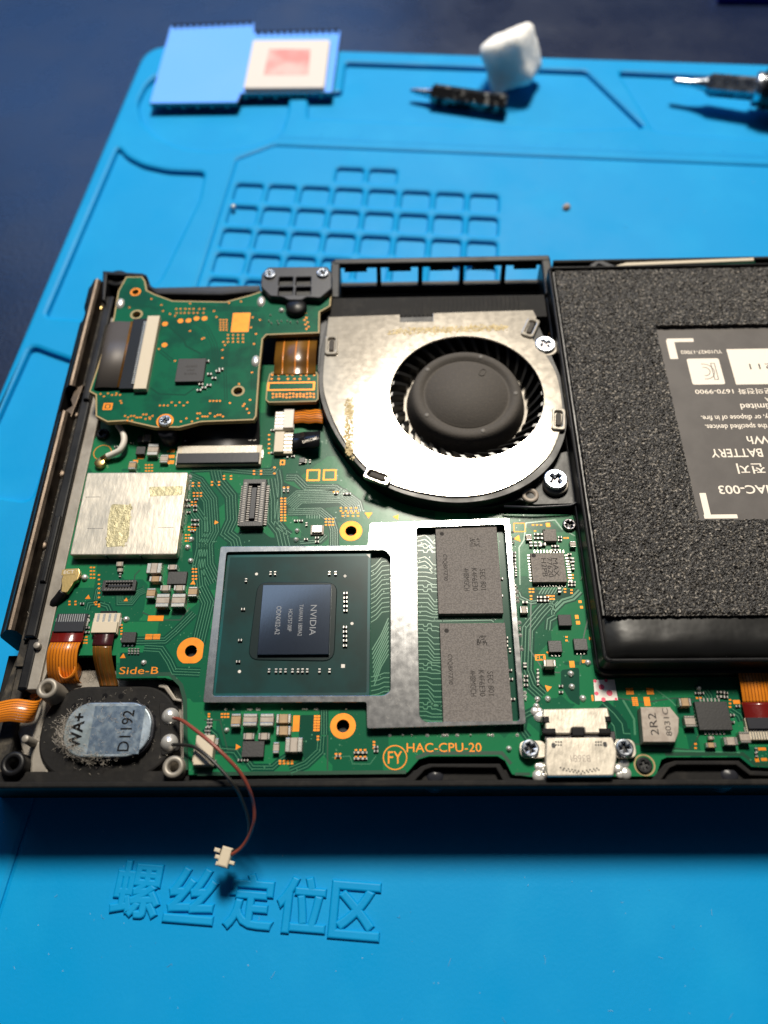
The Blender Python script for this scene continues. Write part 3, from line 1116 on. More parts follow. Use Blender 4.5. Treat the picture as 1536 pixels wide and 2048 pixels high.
# grooves round the copper pours
sv = tr
tr = MB()
for a in (([(285, 1225), (320, 1240), (360, 1240), (380, 1215)], 1, .4, .22), ([(262, 1200), (270, 1150), (280, 1140)], 1, .4, .2), ([(408, 1440), (440, 1440), (455, 1500), (478, 1500)], 1, .4, .2),
          ([(655, 1470), (655, 1540)], 1, .4, .18), ([(1062, 1205), (1060, 1300), (1090, 1345), (1120, 1345)], 1, .4, .2), ([(1185, 1200), (1168, 1270), (1160, 1330)], 1, .4, .2),
          ([(1230, 1395), (1290, 1405), (1350, 1396), (1390, 1400)], 1, .4, .2), ([(1270, 1488), (1380, 1500), (1400, 1468)], 1, .4, .2), ([(395, 1548), (812, 1544)], 1, .4, .5), ([(1030, 1548), (1060, 1548)], 1, .4, .4),
          ([(1330, 1508), (1486, 1508), (1510, 1528), (1600, 1532)], 1, .4, .5), ([(832, 1516), (856, 1506), (1004, 1506), (1022, 1528)], 1, .4, .5), ([(1190, 1240), (1178, 1120), (1168, 1050)], 1, .4, .3),
          ([(240, 1350), (340, 1348), (362, 1370), (370, 1400), (372, 1540)], 1, .4, .6)):
    bundle(*(list(a) + [.009]))
build(tr, 'pour_gap', 'trace_dark', pcb, kind='stuff')
tr = sv

# ---- gold pads
gp = MB()


def pads(x, y, nx, ny, dx, dy, w=.36, h=.26):
    for i in range(nx):
        for j in range(ny):
            p = at(x + i * dx, y + j * dy, 0)
            gp.box(p.x, p.y, .0, w, h, .022)


for a in ((386, 966, 2, 2, 12, 6), (388, 986, 3, 2, 7, 6), (384, 1004, 2, 2, 7, 6), (378, 1054, 3, 2, 6, 6), (372, 1070, 2, 3, 6, 6), (424, 964, 2, 2, 14, 6), (448, 952, 2, 2, 14, 6),
          (508, 942, 2, 2, 14, 6), (549, 935, 1, 2, 6, 12), (563, 997, 2, 9, 7, 5.5), (568, 975, 2, 1, 8, 5), (682, 1016, 4, 2, 10, 6), (686, 1026, 4, 2, 10, 6), (652, 1038, 3, 3, 7, 6), (668, 984, 2, 1, 7, 6),
          (292, 930, 3, 3, 6, 6), (336, 903, 1, 1, 6, 6), (198, 1150, 1, 8, 6, 9), (192, 1204, 2, 2, 6, 5), (190, 1205, 1, 1, 6, 6), (139, 1203, 2, 2, 12, 6), (182, 1135, 2, 4, 6, 7), (386, 1138, 2, 2, 6, 6), (386, 1152, 2, 2, 6, 6),
          (167, 1274, 2, 3, 6, 6), (243, 1250, 1, 4, 5, 6), (560, 1522, 4, 2, 8, 5), (418, 1428, 1, 2, 6, 5), (444, 1428, 3, 2, 6, 6), (636, 1473, 1, 2, 5, 6), (672, 1508, 2, 2, 8, 8), (712, 1500, 3, 3, 9, 7), (748, 1484, 1, 3, 9, 6),
          (1138, 1150, 2, 2, 7, 6), (1060, 1178, 2, 2, 6, 6), (1062, 1192, 1, 2, 6, 6), (1095, 1192, 3, 2, 6, 6), (1130, 1178, 1, 2, 6, 6), (1143, 1180, 1, 2, 6, 6), (1066, 1050, 3, 1, 8, 6), (1070, 1062, 1, 1, 8, 6), (1129, 1076, 2, 1, 6, 6),
          (1133, 1274, 1, 2, 6, 7), (1394, 1396, 2, 1, 7, 5), (1391, 1488, 1, 2, 6, 8), (1460, 1400, 1, 3, 6, 7), (590, 885, 1, 3, 6, 9), (538, 870, 1, 5, 6, 9)):
    pads(*a)
build(gp, 'gold_dot', 'gold', pcb, kind='stuff')


def gold_rect(x0, y0, x1, y1, hatch=0):
    cx, cy, w, h = rct(x0, y0, x1, y1, 0)
    mb = MB()
    if hatch:
        for k in range(hatch):
            for j in range(2):
                mb.box(cx + (j - .5) * w * .5, cy + ((k + .5) / hatch - .5) * h, 0, w * .46, h / hatch * .8, .025)
    else:
        mb.box(cx, cy, 0, w, h, .025)
    build(mb, 'gold_pad', 'gold', pcb)


for a in ((586, 1431, 599, 1463), (627, 1430, 640, 1463, 6), (296, 1231, 327, 1242), (290, 1268, 321, 1279, 4), (1252, 1376, 1267, 1389), (1293, 1376, 1307, 1389), (1264, 1394, 1276, 1412, 5), (1288, 1394, 1300, 1412),
          (340, 898, 350, 905), (338, 910, 349, 916), (336, 921, 348, 928), (1157, 1201, 1163, 1206), (1160, 1212, 1166, 1217), (1150, 1230, 1157, 1238), (1152, 1242, 1160, 1249), (1139, 1322, 1149, 1335), (1092, 1046, 1100, 1054),
          (1164, 1320, 1171, 1326), (1466, 1400, 1480, 1408), (1516, 1495, 1532, 1501), (1510, 1516, 1518, 1524), (1522, 1516, 1534, 1522), (1183, 1390, 1187, 1402), (275, 912, 288, 918), (266, 920, 276, 926)):
    gold_rect(*a)


def gold_frame(x0, y0, x1, y1, t=.28):
    cx, cy, w, h = rct(x0, y0, x1, y1, 0)
    mb = MB().prism(rrect(cx, cy, w, h, .05, 1), [rrect(cx, cy, w - 2 * t, h - 2 * t, .03, 1)], 0, .025, 0)
    return build(mb, 'gold_outline', 'gold', pcb)


for a in ((613, 939, 640, 962), (646, 939, 673, 961), (1027, 1046, 1051, 1064, .14), (560, 920, 570, 930, .2), (1070, 1309, 1091, 1321, .14)):
    gold_frame(*a)
for x, y, d, s in ((737, 1029, -1, .75), (793, 1034, .6, .6), (176, 1195, 1, .5), (252, 1200, 1, .4), (432, 1045, 0, .45), (246, 1313, 1, .5), (155, 1302, 1, .4), (1035, 1077, -.6, .7), (1096, 1305, .5, .3), (1096, 1376, 1.5, .6), (386, 1166, 1, .5), (475, 1494, 0, .5), (1180, 1277, 0, .3)):
    p = at(x, y, 0)
    an = d * math.pi / 2
    mb = MB().prism(circ(p.xy, s, 3, an, an + 2 * math.pi), [], 0, .022, 0)
    build(mb, 'gold_arrow', 'gold', pcb)
c = at(790, 1515, 0).xy
mb = MB().prism(circ(c, 1.72, 40), [circ(c, 1.57, 40)], 0, .022, 0)
build(mb, 'printed_circle', 'gold', pcb)
lettering('FY', c.x, c.y, 2.0, 1.7, .015, 0, 'gold', pcb)
p = at(888, 1495, 0)
lettering('HAC-CPU-20', p.x, p.y, 10.6, 1.25, .015, 0, 'gold', pcb)
p = at(278, 1341, 0)
lettering('Side-B', p.x, p.y, 5.9, 1.10, .015, 0, 'gold', pcb)
p = at(1080, 1315, 0)
lettering('FL1', p.x, p.y, 1.2, .55, .015, 0, 'gold', pcb)

# ---- solder joints
for x, y, r in ((382, 1078, .48), (375, 1094, .5), (381, 1121, .48), (252, 1238, .5), (287, 1325, .45), (453, 1460, .4), (1018, 1497, .42), (594, 1061, .45), (592, 1079, .45), (1176, 1325, .5), (1142, 1347, .5), (1144, 1373, .48),
                (1166, 1396, .5), (1075, 1398, .45), (1096, 1397, .45), (1398, 1376, .4), (1073, 1412, .5)):
    p = at(x, y, .2)
    build(MB().lathe([(r, 0), (r * .95, .12), (r * .7, .38), (r * .35, .50), (.001, .53)], 14, (p.x, p.y)), 'solder_joint', 'solder', pcb)

# ---- tiny passives, drawn as one lot
tp = MB()


def tiny(x, y, nx=1, ny=1, dx=8, dy=8, vert=False, w=.62, h=.34, z=.30):
    for i in range(nx):
        for j in range(ny):
            p = at(x + i * dx, y + j * dy, z)
            a, b = (h, w) if vert else (w, h)
            tp.box(p.x, p.y, 0, a, b, z, .04, 0)
            for sg in (-1, 1):
                if vert:
                    tp.box(p.x, p.y + sg * b * .39, 0, a * 1.06, b * .26, z * 1.06, .04, 1)
                else:
                    tp.box(p.x + sg * a * .39, p.y, 0, a * .26, b * 1.06, z * 1.06, .04, 1)


for a in ((392, 998, 1, 1), (390, 1012, 1, 2, 8, 8), (386, 1040, 2, 2, 8, 9), (384, 1062, 1, 1), (164, 1207, 1, 1), (240, 1150, 1, 1, 8, 8, True), (416, 1442, 2, 2, 6, 7, True), (412, 1458, 2, 2, 6, 7, True), (480, 1520, 2, 1, 12),
          (592, 1041, 2, 1, 10), (613, 1048, 1, 1, 8, 8, True), (634, 1075, 1, 2, 8, 8), (612, 1078, 1, 1), (672, 986, 1, 1), (690, 987, 2, 1, 8), (568, 980, 2, 1, 8, 8, True), (1028, 1105, 1, 5, 8, 7), (1032, 1138, 1, 2, 8, 10, True),
          (1028, 1170, 1, 5, 8, 7), (1062, 1088, 3, 1, 9, 8, True, .8, .5, .5), (1086, 1088, 1, 1, 8, 8, False, .9, .5, .5), (1107, 1092, 2, 2, 7, 8), (1139, 1108, 1, 3, 8, 8), (1146, 1120, 1, 2, 8, 14, True, .8, .45, .45), (1140, 1164, 2, 2, 7, 6),
          (1054, 1074, 1, 1, 8, 8, True, .7, .5, .4), (1072, 1068, 3, 2, 8, 8), (1120, 1074, 1, 2, 8, 6), (1078, 1194, 3, 2, 8, 7), (1050, 1204, 1, 1, 8, 8, False, .8, .4, .4), (1119, 1180, 1, 1, 8, 8, True, .8, .5, .5),
          (1050, 1330, 1, 1, 8, 8, True, .7, .5, .4), (1052, 1352, 1, 3, 8, 9), (1076, 1342, 1, 4, 8, 8, True), (1122, 1372, 1, 1), (1122, 1384, 1, 1, 8, 8), (1394, 1386, 2, 1, 10), (1438, 1384, 2, 2, 8, 9), (1452, 1386, 1, 2, 8, 8),
          (1465, 1430, 1, 1), (1465, 1444, 1, 1), (1476, 1412, 1, 1), (1513, 1500, 1, 2, 8, 9, True), (1424, 1476, 1, 1), (30 + 228, 1299, 4, 2, 6, 6, True, .4, .3, .3), (170, 1232, 2, 2, 5, 9), (175, 1255, 1, 2, 5, 9), (245, 1278, 1, 1),
          (560, 905, 2, 1, 12), (575, 912, 1, 1, 8, 8, True), (586, 898, 1, 2, 8, 14), (612, 922, 2, 1, 8, 8, True), (600, 925, 1, 1, 8, 8, True, .6, .4), (545, 860, 1, 1), (545, 905, 2, 1, 10), (575, 862, 2, 1, 9),
          (1002, 1157, 1, 2, 8, 34), (1012, 1275, 1, 3, 8, 8), (1020, 1300, 1, 1, 8, 8, True), (1020, 1340, 1, 1), (1022, 1358, 1, 1), (1026, 1398, 1, 1), (264, 885, 1, 1), (280, 878, 1, 1, 8, 8, True), (232, 893, 1, 1), (712, 1505, 3, 2, 9, 12), (752, 1494, 1, 2),
          (676, 1512, 1, 1), (375, 1010, 1, 1), (377, 1000, 1, 3, 8, 12), (362, 1000, 1, 1)):
    tiny(*a)
build(tp, 'tiny_component', ['chip_black', 'term'], pcb, kind='stuff')

# ---- capacitors
CAPM = {}


def cap(x0, y0, x1, y1, h=1.0, tone='capbody', vert=None, tin_top=False):
    cx, cy, w, d = rct(x0, y0, x1, y1, h)
    if vert is None:
        vert = d > w
    key = (round(w, 1), round(d, 1), h, tone, vert, tin_top)
    if key not in CAPM:
        t = .22 if not tin_top else .30
        bd = MB().box(0, 0, 0, w * (1 if vert else 1 - 2 * t), d * (1 - 2 * t if vert else 1), h * .985, .07)
        ends = []
        if vert:
            ends = MB().box(0, 0, 0, w * 1.02, d * t, h, .10)
        else:
            ends = MB().box(0, 0, 0, w * t, d * 1.02, h, .10)
        CAPM[key] = (bd.mesh('capacitor', 'capgrey' if tin_top else tone), ends.mesh('terminal', 'tin'), t)
    bm_, em, t = CAPM[key]
    o = put('capacitor', bm_, pcb, (cx, cy, 0))
    for s in (-1, 1):
        off = (0, s * d * (.5 - t / 2)) if vert else (s * w * (.5 - t / 2), 0)
        put('terminal', em, o, (cx + off[0], cy + off[1], 0))
    return o


for a in ((293, 1126, 323, 1146, 1.3, 'capgrey', False, True), (335, 1129, 354, 1139, .9, 'capgrey'), (298, 1152, 323, 1163, 1.1), (320, 1170, 341, 1181, .9, 'capgrey'), (347, 1170, 370, 1181, .9, 'capgrey'),
          (312, 1187, 338, 1214, 1.4, 'capgrey', True, True), (343, 1187, 370, 1214, 1.4, 'capgrey', True, True), (293, 1176, 310, 1196, 1.1, 'capbody', True), (376, 1173, 394, 1193, 1.1, 'capbody', True),
          (232, 1123, 246, 1132, .6, 'capgrey'), (234, 1136, 246, 1143, .5, 'capgrey'),
          (462, 1427, 481, 1454, 1.2, 'capbody', True), (486, 1427, 514, 1452, 1.4, 'capgrey', True, True), (520, 1427, 547, 1452, 1.4, 'capgrey', True, True), (552, 1428, 582, 1446, 1.1), (552, 1452, 582, 1470, 1.1),
          (486, 1466, 509, 1479, .9, 'capgrey'), (516, 1466, 540, 1479, .9, 'capgrey'), (546, 1484, 558, 1507, .8, 'capgrey', True), (570, 1475, 605, 1504, 1.5, 'capgrey', False, True),
          (1087, 1319, 1112, 1333, 1.5, 'capgrey'), (1358, 1396, 1383, 1412, 1.2), (1370, 1431, 1391, 1454, 1.1, 'capgrey', True), (1412, 1485, 1433, 1495, .8), (1448, 1474, 1476, 1490, 1.2, 'capgrey'),
          (1480, 1463, 1501, 1486, 1.2, 'capgrey', True), (295, 887, 316, 910, 1.1, 'capgrey', True, True), (320, 909, 336, 925, .8, 'capgrey'), (257, 922, 271, 938, .9, 'capbody', True), (1416, 1472, 1428, 1479, .6, 'capgrey'),
          (285, 868, 303, 882, .9, 'capgrey'), (1140, 1082, 1152, 1094, .8, 'capgrey'), (1052, 1068, 1064, 1080, .7, 'capgrey', True), (1040, 1212, 1056, 1226, .8, 'capgrey')):
    cap(*a)

# ---- chips
def chip(x0, y0, x1, y1, h, m, name='chip', label=None, dot=False, marks=(), mm='chip_mark'):
    cx, cy, w, d = rct(x0, y0, x1, y1, h)
    mb = MB().box(cx, cy, 0.05, w, d, h, .05)
    o = build(mb, name, m, pcb, label=label)
    if dot:
        build(MB().prism(circ((cx - w * .40, cy + d * .42), w * .035 if w > 6 else w * .07, 16), [], h - .02, h + .006, 0), 'pin_mark', mm, o)
    for body, u, v, tw, th, rot in marks:
        lettering(body, cx + u * w, cy + v * d, tw, th, h + .008, rot, mm, o)
    return o, (cx, cy, w, d)


R90 = -math.pi / 2
for i, (x0, y0, x1, y1) in enumerate(((874, 1054, 1000, 1227), (883, 1246, 1018, 1445))):
    o, (cx, cy, w, d) = chip(x0, y0, x1, y1, .95, 'chip', 'memory_chip', ['memory chip next to the fan', 'memory chip next to the charging port'][i], True,
                             (('SEC 801', .22, -.12, 3.6, .85, R90), ('K4F6E30', .09, -.12, 3.9, .85, R90), ('4HBMGCH', -.04, -.12, 3.9, .85, R90), ('C9Q8X7Z90', -.37, .02, 4.6, .8, R90)))
    cd = MB()
    random.seed(3 + i)
    for a in range(9):
        for b in range(9):
            if random.random() < .5:
                cd.box(cx + w * .06 + a * .17, cy + d * .27 + b * .17, .94, .15, .15, .957)
    build(cd, 'laser_patch', 'chip_mark', o, kind='stuff')
chip(1063, 1106, 1131, 1164, .85, 'chip_grey', dot=True, marks=(('MAX', .22, 0, 3.2, .8, R90), ('77620', .05, 0, 3.4, .8, R90), ('H2PB', -.12, 0, 3.2, .8, R90)))
chip(1087, 1058, 1113, 1082, .8, 'chip_grey', dot=True)
chip(1117, 1229, 1143, 1251, .8, 'chip_dark')
chip(1097, 1281, 1124, 1304, .8, 'chip_black')
chip(1148, 1277, 1175, 1300, .8, 'chip_black')
chip(335, 1143, 373, 1168, .7, 'chip_black')
chip(484, 1482, 528, 1514, .7, 'chip_black')
chip(243, 1264, 271, 1285, .8, 'chip_black')
chip(1394, 1403, 1460, 1460, .85, 'chip_black')
chip(272, 893, 290, 908, .8, 'chip_black')
chip(275, 872, 296, 884, .8, 'chip_black')
chip(598, 915, 610, 925, .5, 'chip_black')
# leads of the quad packages
ld = MB()
for k in range(10):
    for x, y in ((1069 + k * 6.4, 1103), (1076 + k * 6.0, 1170)):
        p = at(x, y, .1)
        ld.box(p.x, p.y, 0, .18, .5, .15)
    for x, y in ((1058 + k * .6, 1111 + k * 5.6), (1133 + k * .9, 1111 + k * 5.6)):
        p = at(x, y, .1)
        ld.box(p.x, p.y, 0, .55, .18, .15)
for k in range(6):
    for x, y in ((1400 + k * 7.4, 1400), (1410 + k * 7.4, 1466)):
        p = at(x, y, .1)
        ld.box(p.x, p.y, 0, .24, .5, .2)
    p = at(1391 + k * 1.2, 1416 + k * 7, .1)
    ld.box(p.x, p.y, 0, .6, .26, .22)
for k in range(3):
    for x, y in ((1104 + k * 7, 1311), (1154 + k * 7, 1307), (249 + k * 8, 1291)):
        p = at(x, y, .1)
        ld.box(p.x, p.y, 0, .22, .3, .2)
build(ld, 'chip_lead', 'tin', pcb, kind='stuff')

# ---- processor package
cx, cy, w, d = rct(440, 1108, 740, 1392, .9)
w = d = (w + d) / 2
soc = build(MB().box(cx, cy, .1, w, d, .86, .04), 'processor_package', 'substrate', pcb)
build(MB().prism(rrect(cx, cy, w - .9, d - .9, .1, 1), [], .86, .875, 0), 'substrate_coat', 'substrate_top', soc)
dcx, dcy, dw, dd = rct(520, 1169, 660, 1309, 1.55)
ep = MB()
epo = rounded([(dcx - dw / 2 - 1.5, dcy - dd / 2 - .6), (dcx + dw / 2 + .8, dcy - dd / 2 - .9), (dcx + dw / 2 + .9, dcy + dd / 2 + .6), (dcx - dw / 2 - 1.0, dcy + dd / 2 + .8)], 1.8, 5)
ep.prism(epo, [], .87, 1.0, .12)
build(ep, 'underfill', 'epoxy', soc)
die = build(MB().box(dcx, dcy, .9, dw, dd, 1.55, .06), 'silicon_die', 'die', soc)
for body, u, tw, th in (('NVIDIA', .26, 4.9, .95), ('TAIWAN 1809A2', .08, 5.1, .62), ('HC6757.00P', -.07, 3.6, .62), ('ODNX02-A2', -.24, 4.6, .75)):
    lettering(body, dcx + u * dw, dcy - .02 * dd, tw, th, 1.556, R90, 'die_print', die, bold=-.004)
mb = MB()
kx = [(cx + w / 2 - .75, cy + d / 2 - .15), (cx + w / 2 - .15, cy + d / 2 - .15), (cx + w / 2 - .15, cy + d / 2 - .8)]
mb.prism(kx, [], .86, .885, 0)
p = at(686, 1332, .88)
mb.box(p.x, p.y, .86, .55, .55, .885)
for x, y in ((513, 1148), (479, 1343), (704, 1247)):
    p = at(x, y, .88)
    mb.prism(circ(p.xy, .24, 14), [], .86, .885, 0)
p = at(690, 1152, .88)
mb.box(p.x, p.y, .86, .5, .16, .885)
mb.box(p.x, p.y, .86, .16, .5, .886)
build(mb, 'alignment_mark', 'white', soc, kind='stuff')
mb = MB()


def dcap(x, y, vert=True):
    p = at(x, y, 1.2)
    a, b = (.36, .66) if vert else (.66, .36)
    mb.box(p.x, p.y, .87, a, b, 1.2, .04, 0)
    for s in (-1, 1):
        if vert:
            mb.box(p.x, p.y + s * .22, .87, a * 1.1, .2, 1.22, .04, 1)
        else:
            mb.box(p.x + s * .22, p.y, .87, .2, b * 1.1, 1.22, .04, 1)


for x in (541, 550, 658.5, 671):
    dcap(x, 1146)
for x in (538, 552, 561, 571, 585, 596, 605, 614.5, 639, 659):
    dcap(x, 1341)
for y in (1186, 1195, 1203, 1212, 1221):
    dcap(691, y, False)
for y in (1254, 1263, 1272, 1281, 1291):
    dcap(690, y, False)
for x, y in ((486, 1218), (480, 1280), (476, 1323)):
    dcap(x, y, False)
dcap(492, 1160)
build(mb, 'decoupling_capacitor', ['chip_black', 'tin'], soc, kind='stuff')

# ---- soldered shield frame
ZF = 1.35
fo = rounded(pts([(441, 1093), (735, 1091), (740, 1046), (1019, 1036), (1052, 1448), (734, 1457), (733, 1404), (406, 1405)], ZF), .35, 3)
h1 = rounded(pts([(453, 1104), (770, 1100), (781, 1112), (781, 1382), (768, 1391), (425, 1392)], ZF), .45, 4)
h2 = rounded(pts([(833, 1055), (1009, 1048), (1040, 1442), (850, 1444), (839, 1434)], ZF), .5, 4)
fr = build(MB().prism(fo, [h1, h2], ZF - .2, ZF, .05), 'shield_frame', 'frame_metal', pcb)
sk = MB()
fi = rounded(pts([(443, 1095), (737, 1093), (742, 1048), (1018, 1038), (1050, 1446), (736, 1455), (735, 1403), (409, 1403)], ZF), .35, 3)
fi2 = rounded(pts([(446, 1098), (740, 1096), (745, 1051), (1015, 1041), (1047, 1443), (739, 1452), (738, 1400), (413, 1400)], ZF), .35, 3)
sk.prism(fi, [fi2], .0, ZF - .2, 0)
build(sk, 'frame_wall', 'frame_metal', fr)
gl = MB()
for k in range(26):
    x = random.choice((random.uniform(440, 730), random.uniform(745, 1045)))
    y = 1418 if x < 735 else 1470
    p = at(x, y, .15)
    gl.lathe([(random.uniform(.15, .3), 0), (.15, .15), (.001, .3)], 8, (p.x, p.y))
for k in range(26):
    t = random.random()
    x, y = 1021 + 31 * t, 1050 + 400 * t
    p = at(x + 3, y, .1)
    gl.lathe([(random.uniform(.15, .35), 0), (.15, .2), (.001, .3)], 8, (p.x, p.y))
for k in range(30):
    t = random.random()
    x, y = 380 - 24 * t, 950 + 155 * t
    p = at(x, y, .1)
    gl.lathe([(random.uniform(.15, .4), 0), (.15, .25), (.001, .35)], 8, (p.x, p.y))
build(gl, 'solder_fillet', 'solder', pcb, kind='stuff')

# ---- wireless shield can
ZC = 1.7
cn = build(MB().prism(rounded(pts([(174, 945), (376, 944), (353, 1109), (139, 1110)], ZC), .35, 3), [], .15, ZC, .18), 'shield_can', 'can', pcb)
mb = MB()
for l in ([(223, 1008), (262, 1010), (258, 1075), (246, 1092), (212, 1095), (216, 1040)],):
    P = pts(l, ZC)
    mb.prism(rounded(P, .5, 3), [], ZC - .02, ZC + .03, .01)
    xs, ys = [p[0] for p in P], [p[1] for p in P]
    for k in range(150):
        x, y = random.uniform(min(xs) + .3, max(xs) - .2), random.uniform(min(ys) + .2, max(ys) - .1)
        r = random.uniform(.08, .26)
        mb.lathe([(r, 0), (r * .8, .05), (r * .3, .10), (.001, .11)], 6, (x, y), smooth=True)
        n = 6 * 4
        for t in range(len(mb.v) - n, len(mb.v)):
            v = mb.v[t]
            mb.v[t] = (v[0], v[1], v[2] + ZC + .025)
build(mb, 'glue_residue', 'can_glue', cn)
mb = MB().prism(rounded(pts([(298, 974), (366, 972), (364, 990), (300, 993)], ZC), .2, 2), [], ZC - .02, ZC + .015, .005)
build(mb, 'tape_mark', 'can_glue', cn)
mb = MB()
for x, y, r in ((186, 994, 0), (190, 1057, 0), (332, 1055, 0)):
    p = at(x, y, ZC)
    mb.box(p.x, p.y, ZC - .05, 2.6, .07, ZC + .006)
for t in (.34, .66):
    a, b = at(139, 1110, ZC), at(353, 1109, ZC)
    q = a.lerp(b, t)
    mb.box(q.x, q.y - .02, .3, .14, .25, ZC - .05)
    a, b = at(376, 944, ZC), at(353, 1109, ZC)
    q = a.lerp(b, t)
    mb.box(q.x + .02, q.y, .3, .25, .14, ZC - .05)
    a, b = at(174, 945, ZC), at(139, 1110, ZC)
    q = a.lerp(b, t)
    mb.box(q.x - .02, q.y, .3, .25, .14, ZC - .05)
build(mb, 'fold_gap', 'dark_steel', cn, kind='stuff')


# ---- connectors
def pins(mb, x0, y0, dx, dy, n, w, h, z0, z1, mi=0):
    for k in range(n):
        mb.box(x0 + dx * k, y0 + dy * k, z0, w, h, z1, 0, mi)


def mezz(x0, y0, x1, y1, h, n, vert):
    cx, cy, w, d = rct(x0, y0, x1, y1, h)
    o = build(MB().prism(rrect(cx, cy, w, d, .1, 1), [rrect(cx, cy, w * (.52 if vert else .80), d * (.80 if vert else .52), .1, 1)], .1, h, .06), 'board_connector', 'chip_black', pcb)
    build(MB().box(cx, cy, .1, w * (.22 if vert else .66), d * (.66 if vert else .22), h * .85, .05), 'tongue', 'slate', o)
    build(MB().box(cx, cy, .02, w * .9, d * .9, .2), 'housing_floor', 'black', o)
    mb = MB()
    L_ = (d if vert else w)
    for k in range(n):
        t = (k + .5) / n - .5
        for s in (-1, 1):
            for q, hh in ((.5, h * .25), (.38, h + .04), (.19, h * .7)):
                if vert:
                    mb.box(cx + s * w * q, cy + t * d * .86, .02, w * (.12 if q < .5 else .22), d * .86 / n * .5, hh)
                else:
                    mb.box(cx + t * w * .86, cy + s * d * q, .02, w * .86 / n * .5, d * (.12 if q < .5 else .22), hh)
    build(mb, 'contact', 'pin_grey', o, kind='stuff')
    return o


mezz(482, 958, 529, 1052, 1.3, 18, True)
mezz(204, 1160, 271, 1182, .8, 10, False)


def fpc(x0, y0, x1, y1, h, n, body, flap, front, parent=pcb, name='ribbon_connector', lvl=0.0):
    """flat-cable socket; front = side where the contacts show ('up','down','left','right'), the latch lies on the other side"""
    cx, cy, w, d = rct(x0, y0, x1, y1, lvl + h)
    o = build(MB().box(cx, cy, lvl + .02, w, d, lvl + h * .62, .06), name, body, parent)
    ux, uy = {'up': (0, 1), 'down': (0, -1), 'left': (-1, 0), 'right': (1, 0)}[front]
    if uy:
        build(MB().box(cx, cy - uy * d * .22, lvl + h * .5, w * .96, d * .52, lvl + h, .07), 'latch', flap, o)
        mb = MB()
        for k in range(n):
            t = (k + .5) / n - .5
            mb.box(cx + t * w * .88, cy + uy * d * .22, lvl + .3, w * .88 / n * .42, d * .48, lvl + h * .70)
        for s in (-1, 1):
            mb.box(cx + s * w * .5, cy + uy * d * .1, lvl, .4, d * .4, lvl + .35)
        build(mb, 'contact', 'tin', o, kind='stuff')
    else:
        build(MB().box(cx - ux * w * .22, cy, lvl + h * .5, w * .52, d * .96, lvl + h, .07), 'latch', flap, o)
        mb = MB()
        for k in range(n):
            t = (k + .5) / n - .5
            mb.box(cx + ux * w * .22, cy + t * d * .88, lvl + .3, w * .48, d * .88 / n * .42, lvl + h * .70)
        build(mb, 'contact', 'tin', o, kind='stuff')
    return o, (cx, cy, w, d)


f53, R53 = fpc(352, 888, 522, 926, 1.2, 53, 'cream', 'slate', 'up')
f_a, RA = fpc(109, 1225, 170, 1264, 1.1, 12, 'slate', 'slate', 'up')
f_b, RB = fpc(184, 1224, 236, 1266, 1.1, 4, 'cream', 'cream', 'up')
build(MB().box(RB[0], RB[1] + RB[3] * .42, .1, RB[2] * .62, 1.4, .6, .1), 'hinge', 'black', f_b)
fpc(549, 817, 588, 856, 1.2, 5, 'white', 'white', 'left')
fpc(548, 862, 585, 904, 1.2, 5, 'cream', 'cream', 'right')
f_c, RC = fpc(1496, 1434, 1570, 1478, 1.2, 12, 'cream', 'slate', 'down')
# speaker socket
cx, cy, w, d = rct(389, 1470, 426, 1530, 1.6)
sk_ = build(MB().box(cx, cy, 0, w, d, 1.6, .12), 'wire_socket', 'cream', pcb)
mb = MB()
mb.box(cx + w * .55, cy + d * .32, 0, .7, 1.0, .8, .1)
mb.box(cx + w * .55, cy - d * .38, 0, .6, .8, .6, .1)
build(mb, 'anchor', 'tin', sk_)
build(MB().box(cx - w * .44, cy - d * .12, .2, w * .3, d * .55, 1.3, .1), 'key', 'cream', sk_)
# crystal
cx, cy, w, d = rct(622, 1049, 646, 1066, .7)
cy_ = build(MB().box(cx, cy, 0, w * 1.1, d * 1.1, .35, .05), 'crystal', 'capgrey', pcb)
build(MB().box(cx, cy, .3, w * .82, d * .82, .7, .08), 'lid', 'tin', cy_)
# inductor
P = pts([(1281, 1414), (1340, 1414), (1358, 1436), (1357, 1466), (1350, 1484), (1287, 1484)], 1.9)
ind = build(MB().prism(P, [], .15, 1.9, .1), 'inductor', 'capgrey', pcb)
p = at(1308, 1448, 1.9)
lettering('2R2', p.x - .1, p.y, 3.1, 1.1, 1.91, -R90, 'chip_mark', ind)
p = at(1334, 1444, 1.9)
lettering('8031C', p.x, p.y, 3.9, .8, 1.91, -R90, 'chip_mark', ind)

# ---- screws
SCREW = {}


def screw(x, y, z, r, m, parent, name='screw', rot=.3, h=.55, dark='chip_black'):
    key = (r, m, h)
    if key not in SCREW:
        a, b = r * .52, r * .15
        cross = [(a, b), (b, b), (b, a), (-b, a), (-b, b), (-a, b), (-a, -b), (-b, -b), (-b, -a), (b, -a), (b, -b), (a, -b)]
        mb = MB()
        mb.prism(circ((0, 0), r, 26), [cross], 0, h, min(.22, h * .45))
        mb.prism(circ((0, 0), r * .7, 12), [], -.3, .05, 0, 1)
        SCREW[key] = mb.mesh('screw', [m, dark])
    p = at(x, y, z + h)
    return put(name, SCREW[key], parent, (p.x, p.y, z), rot)


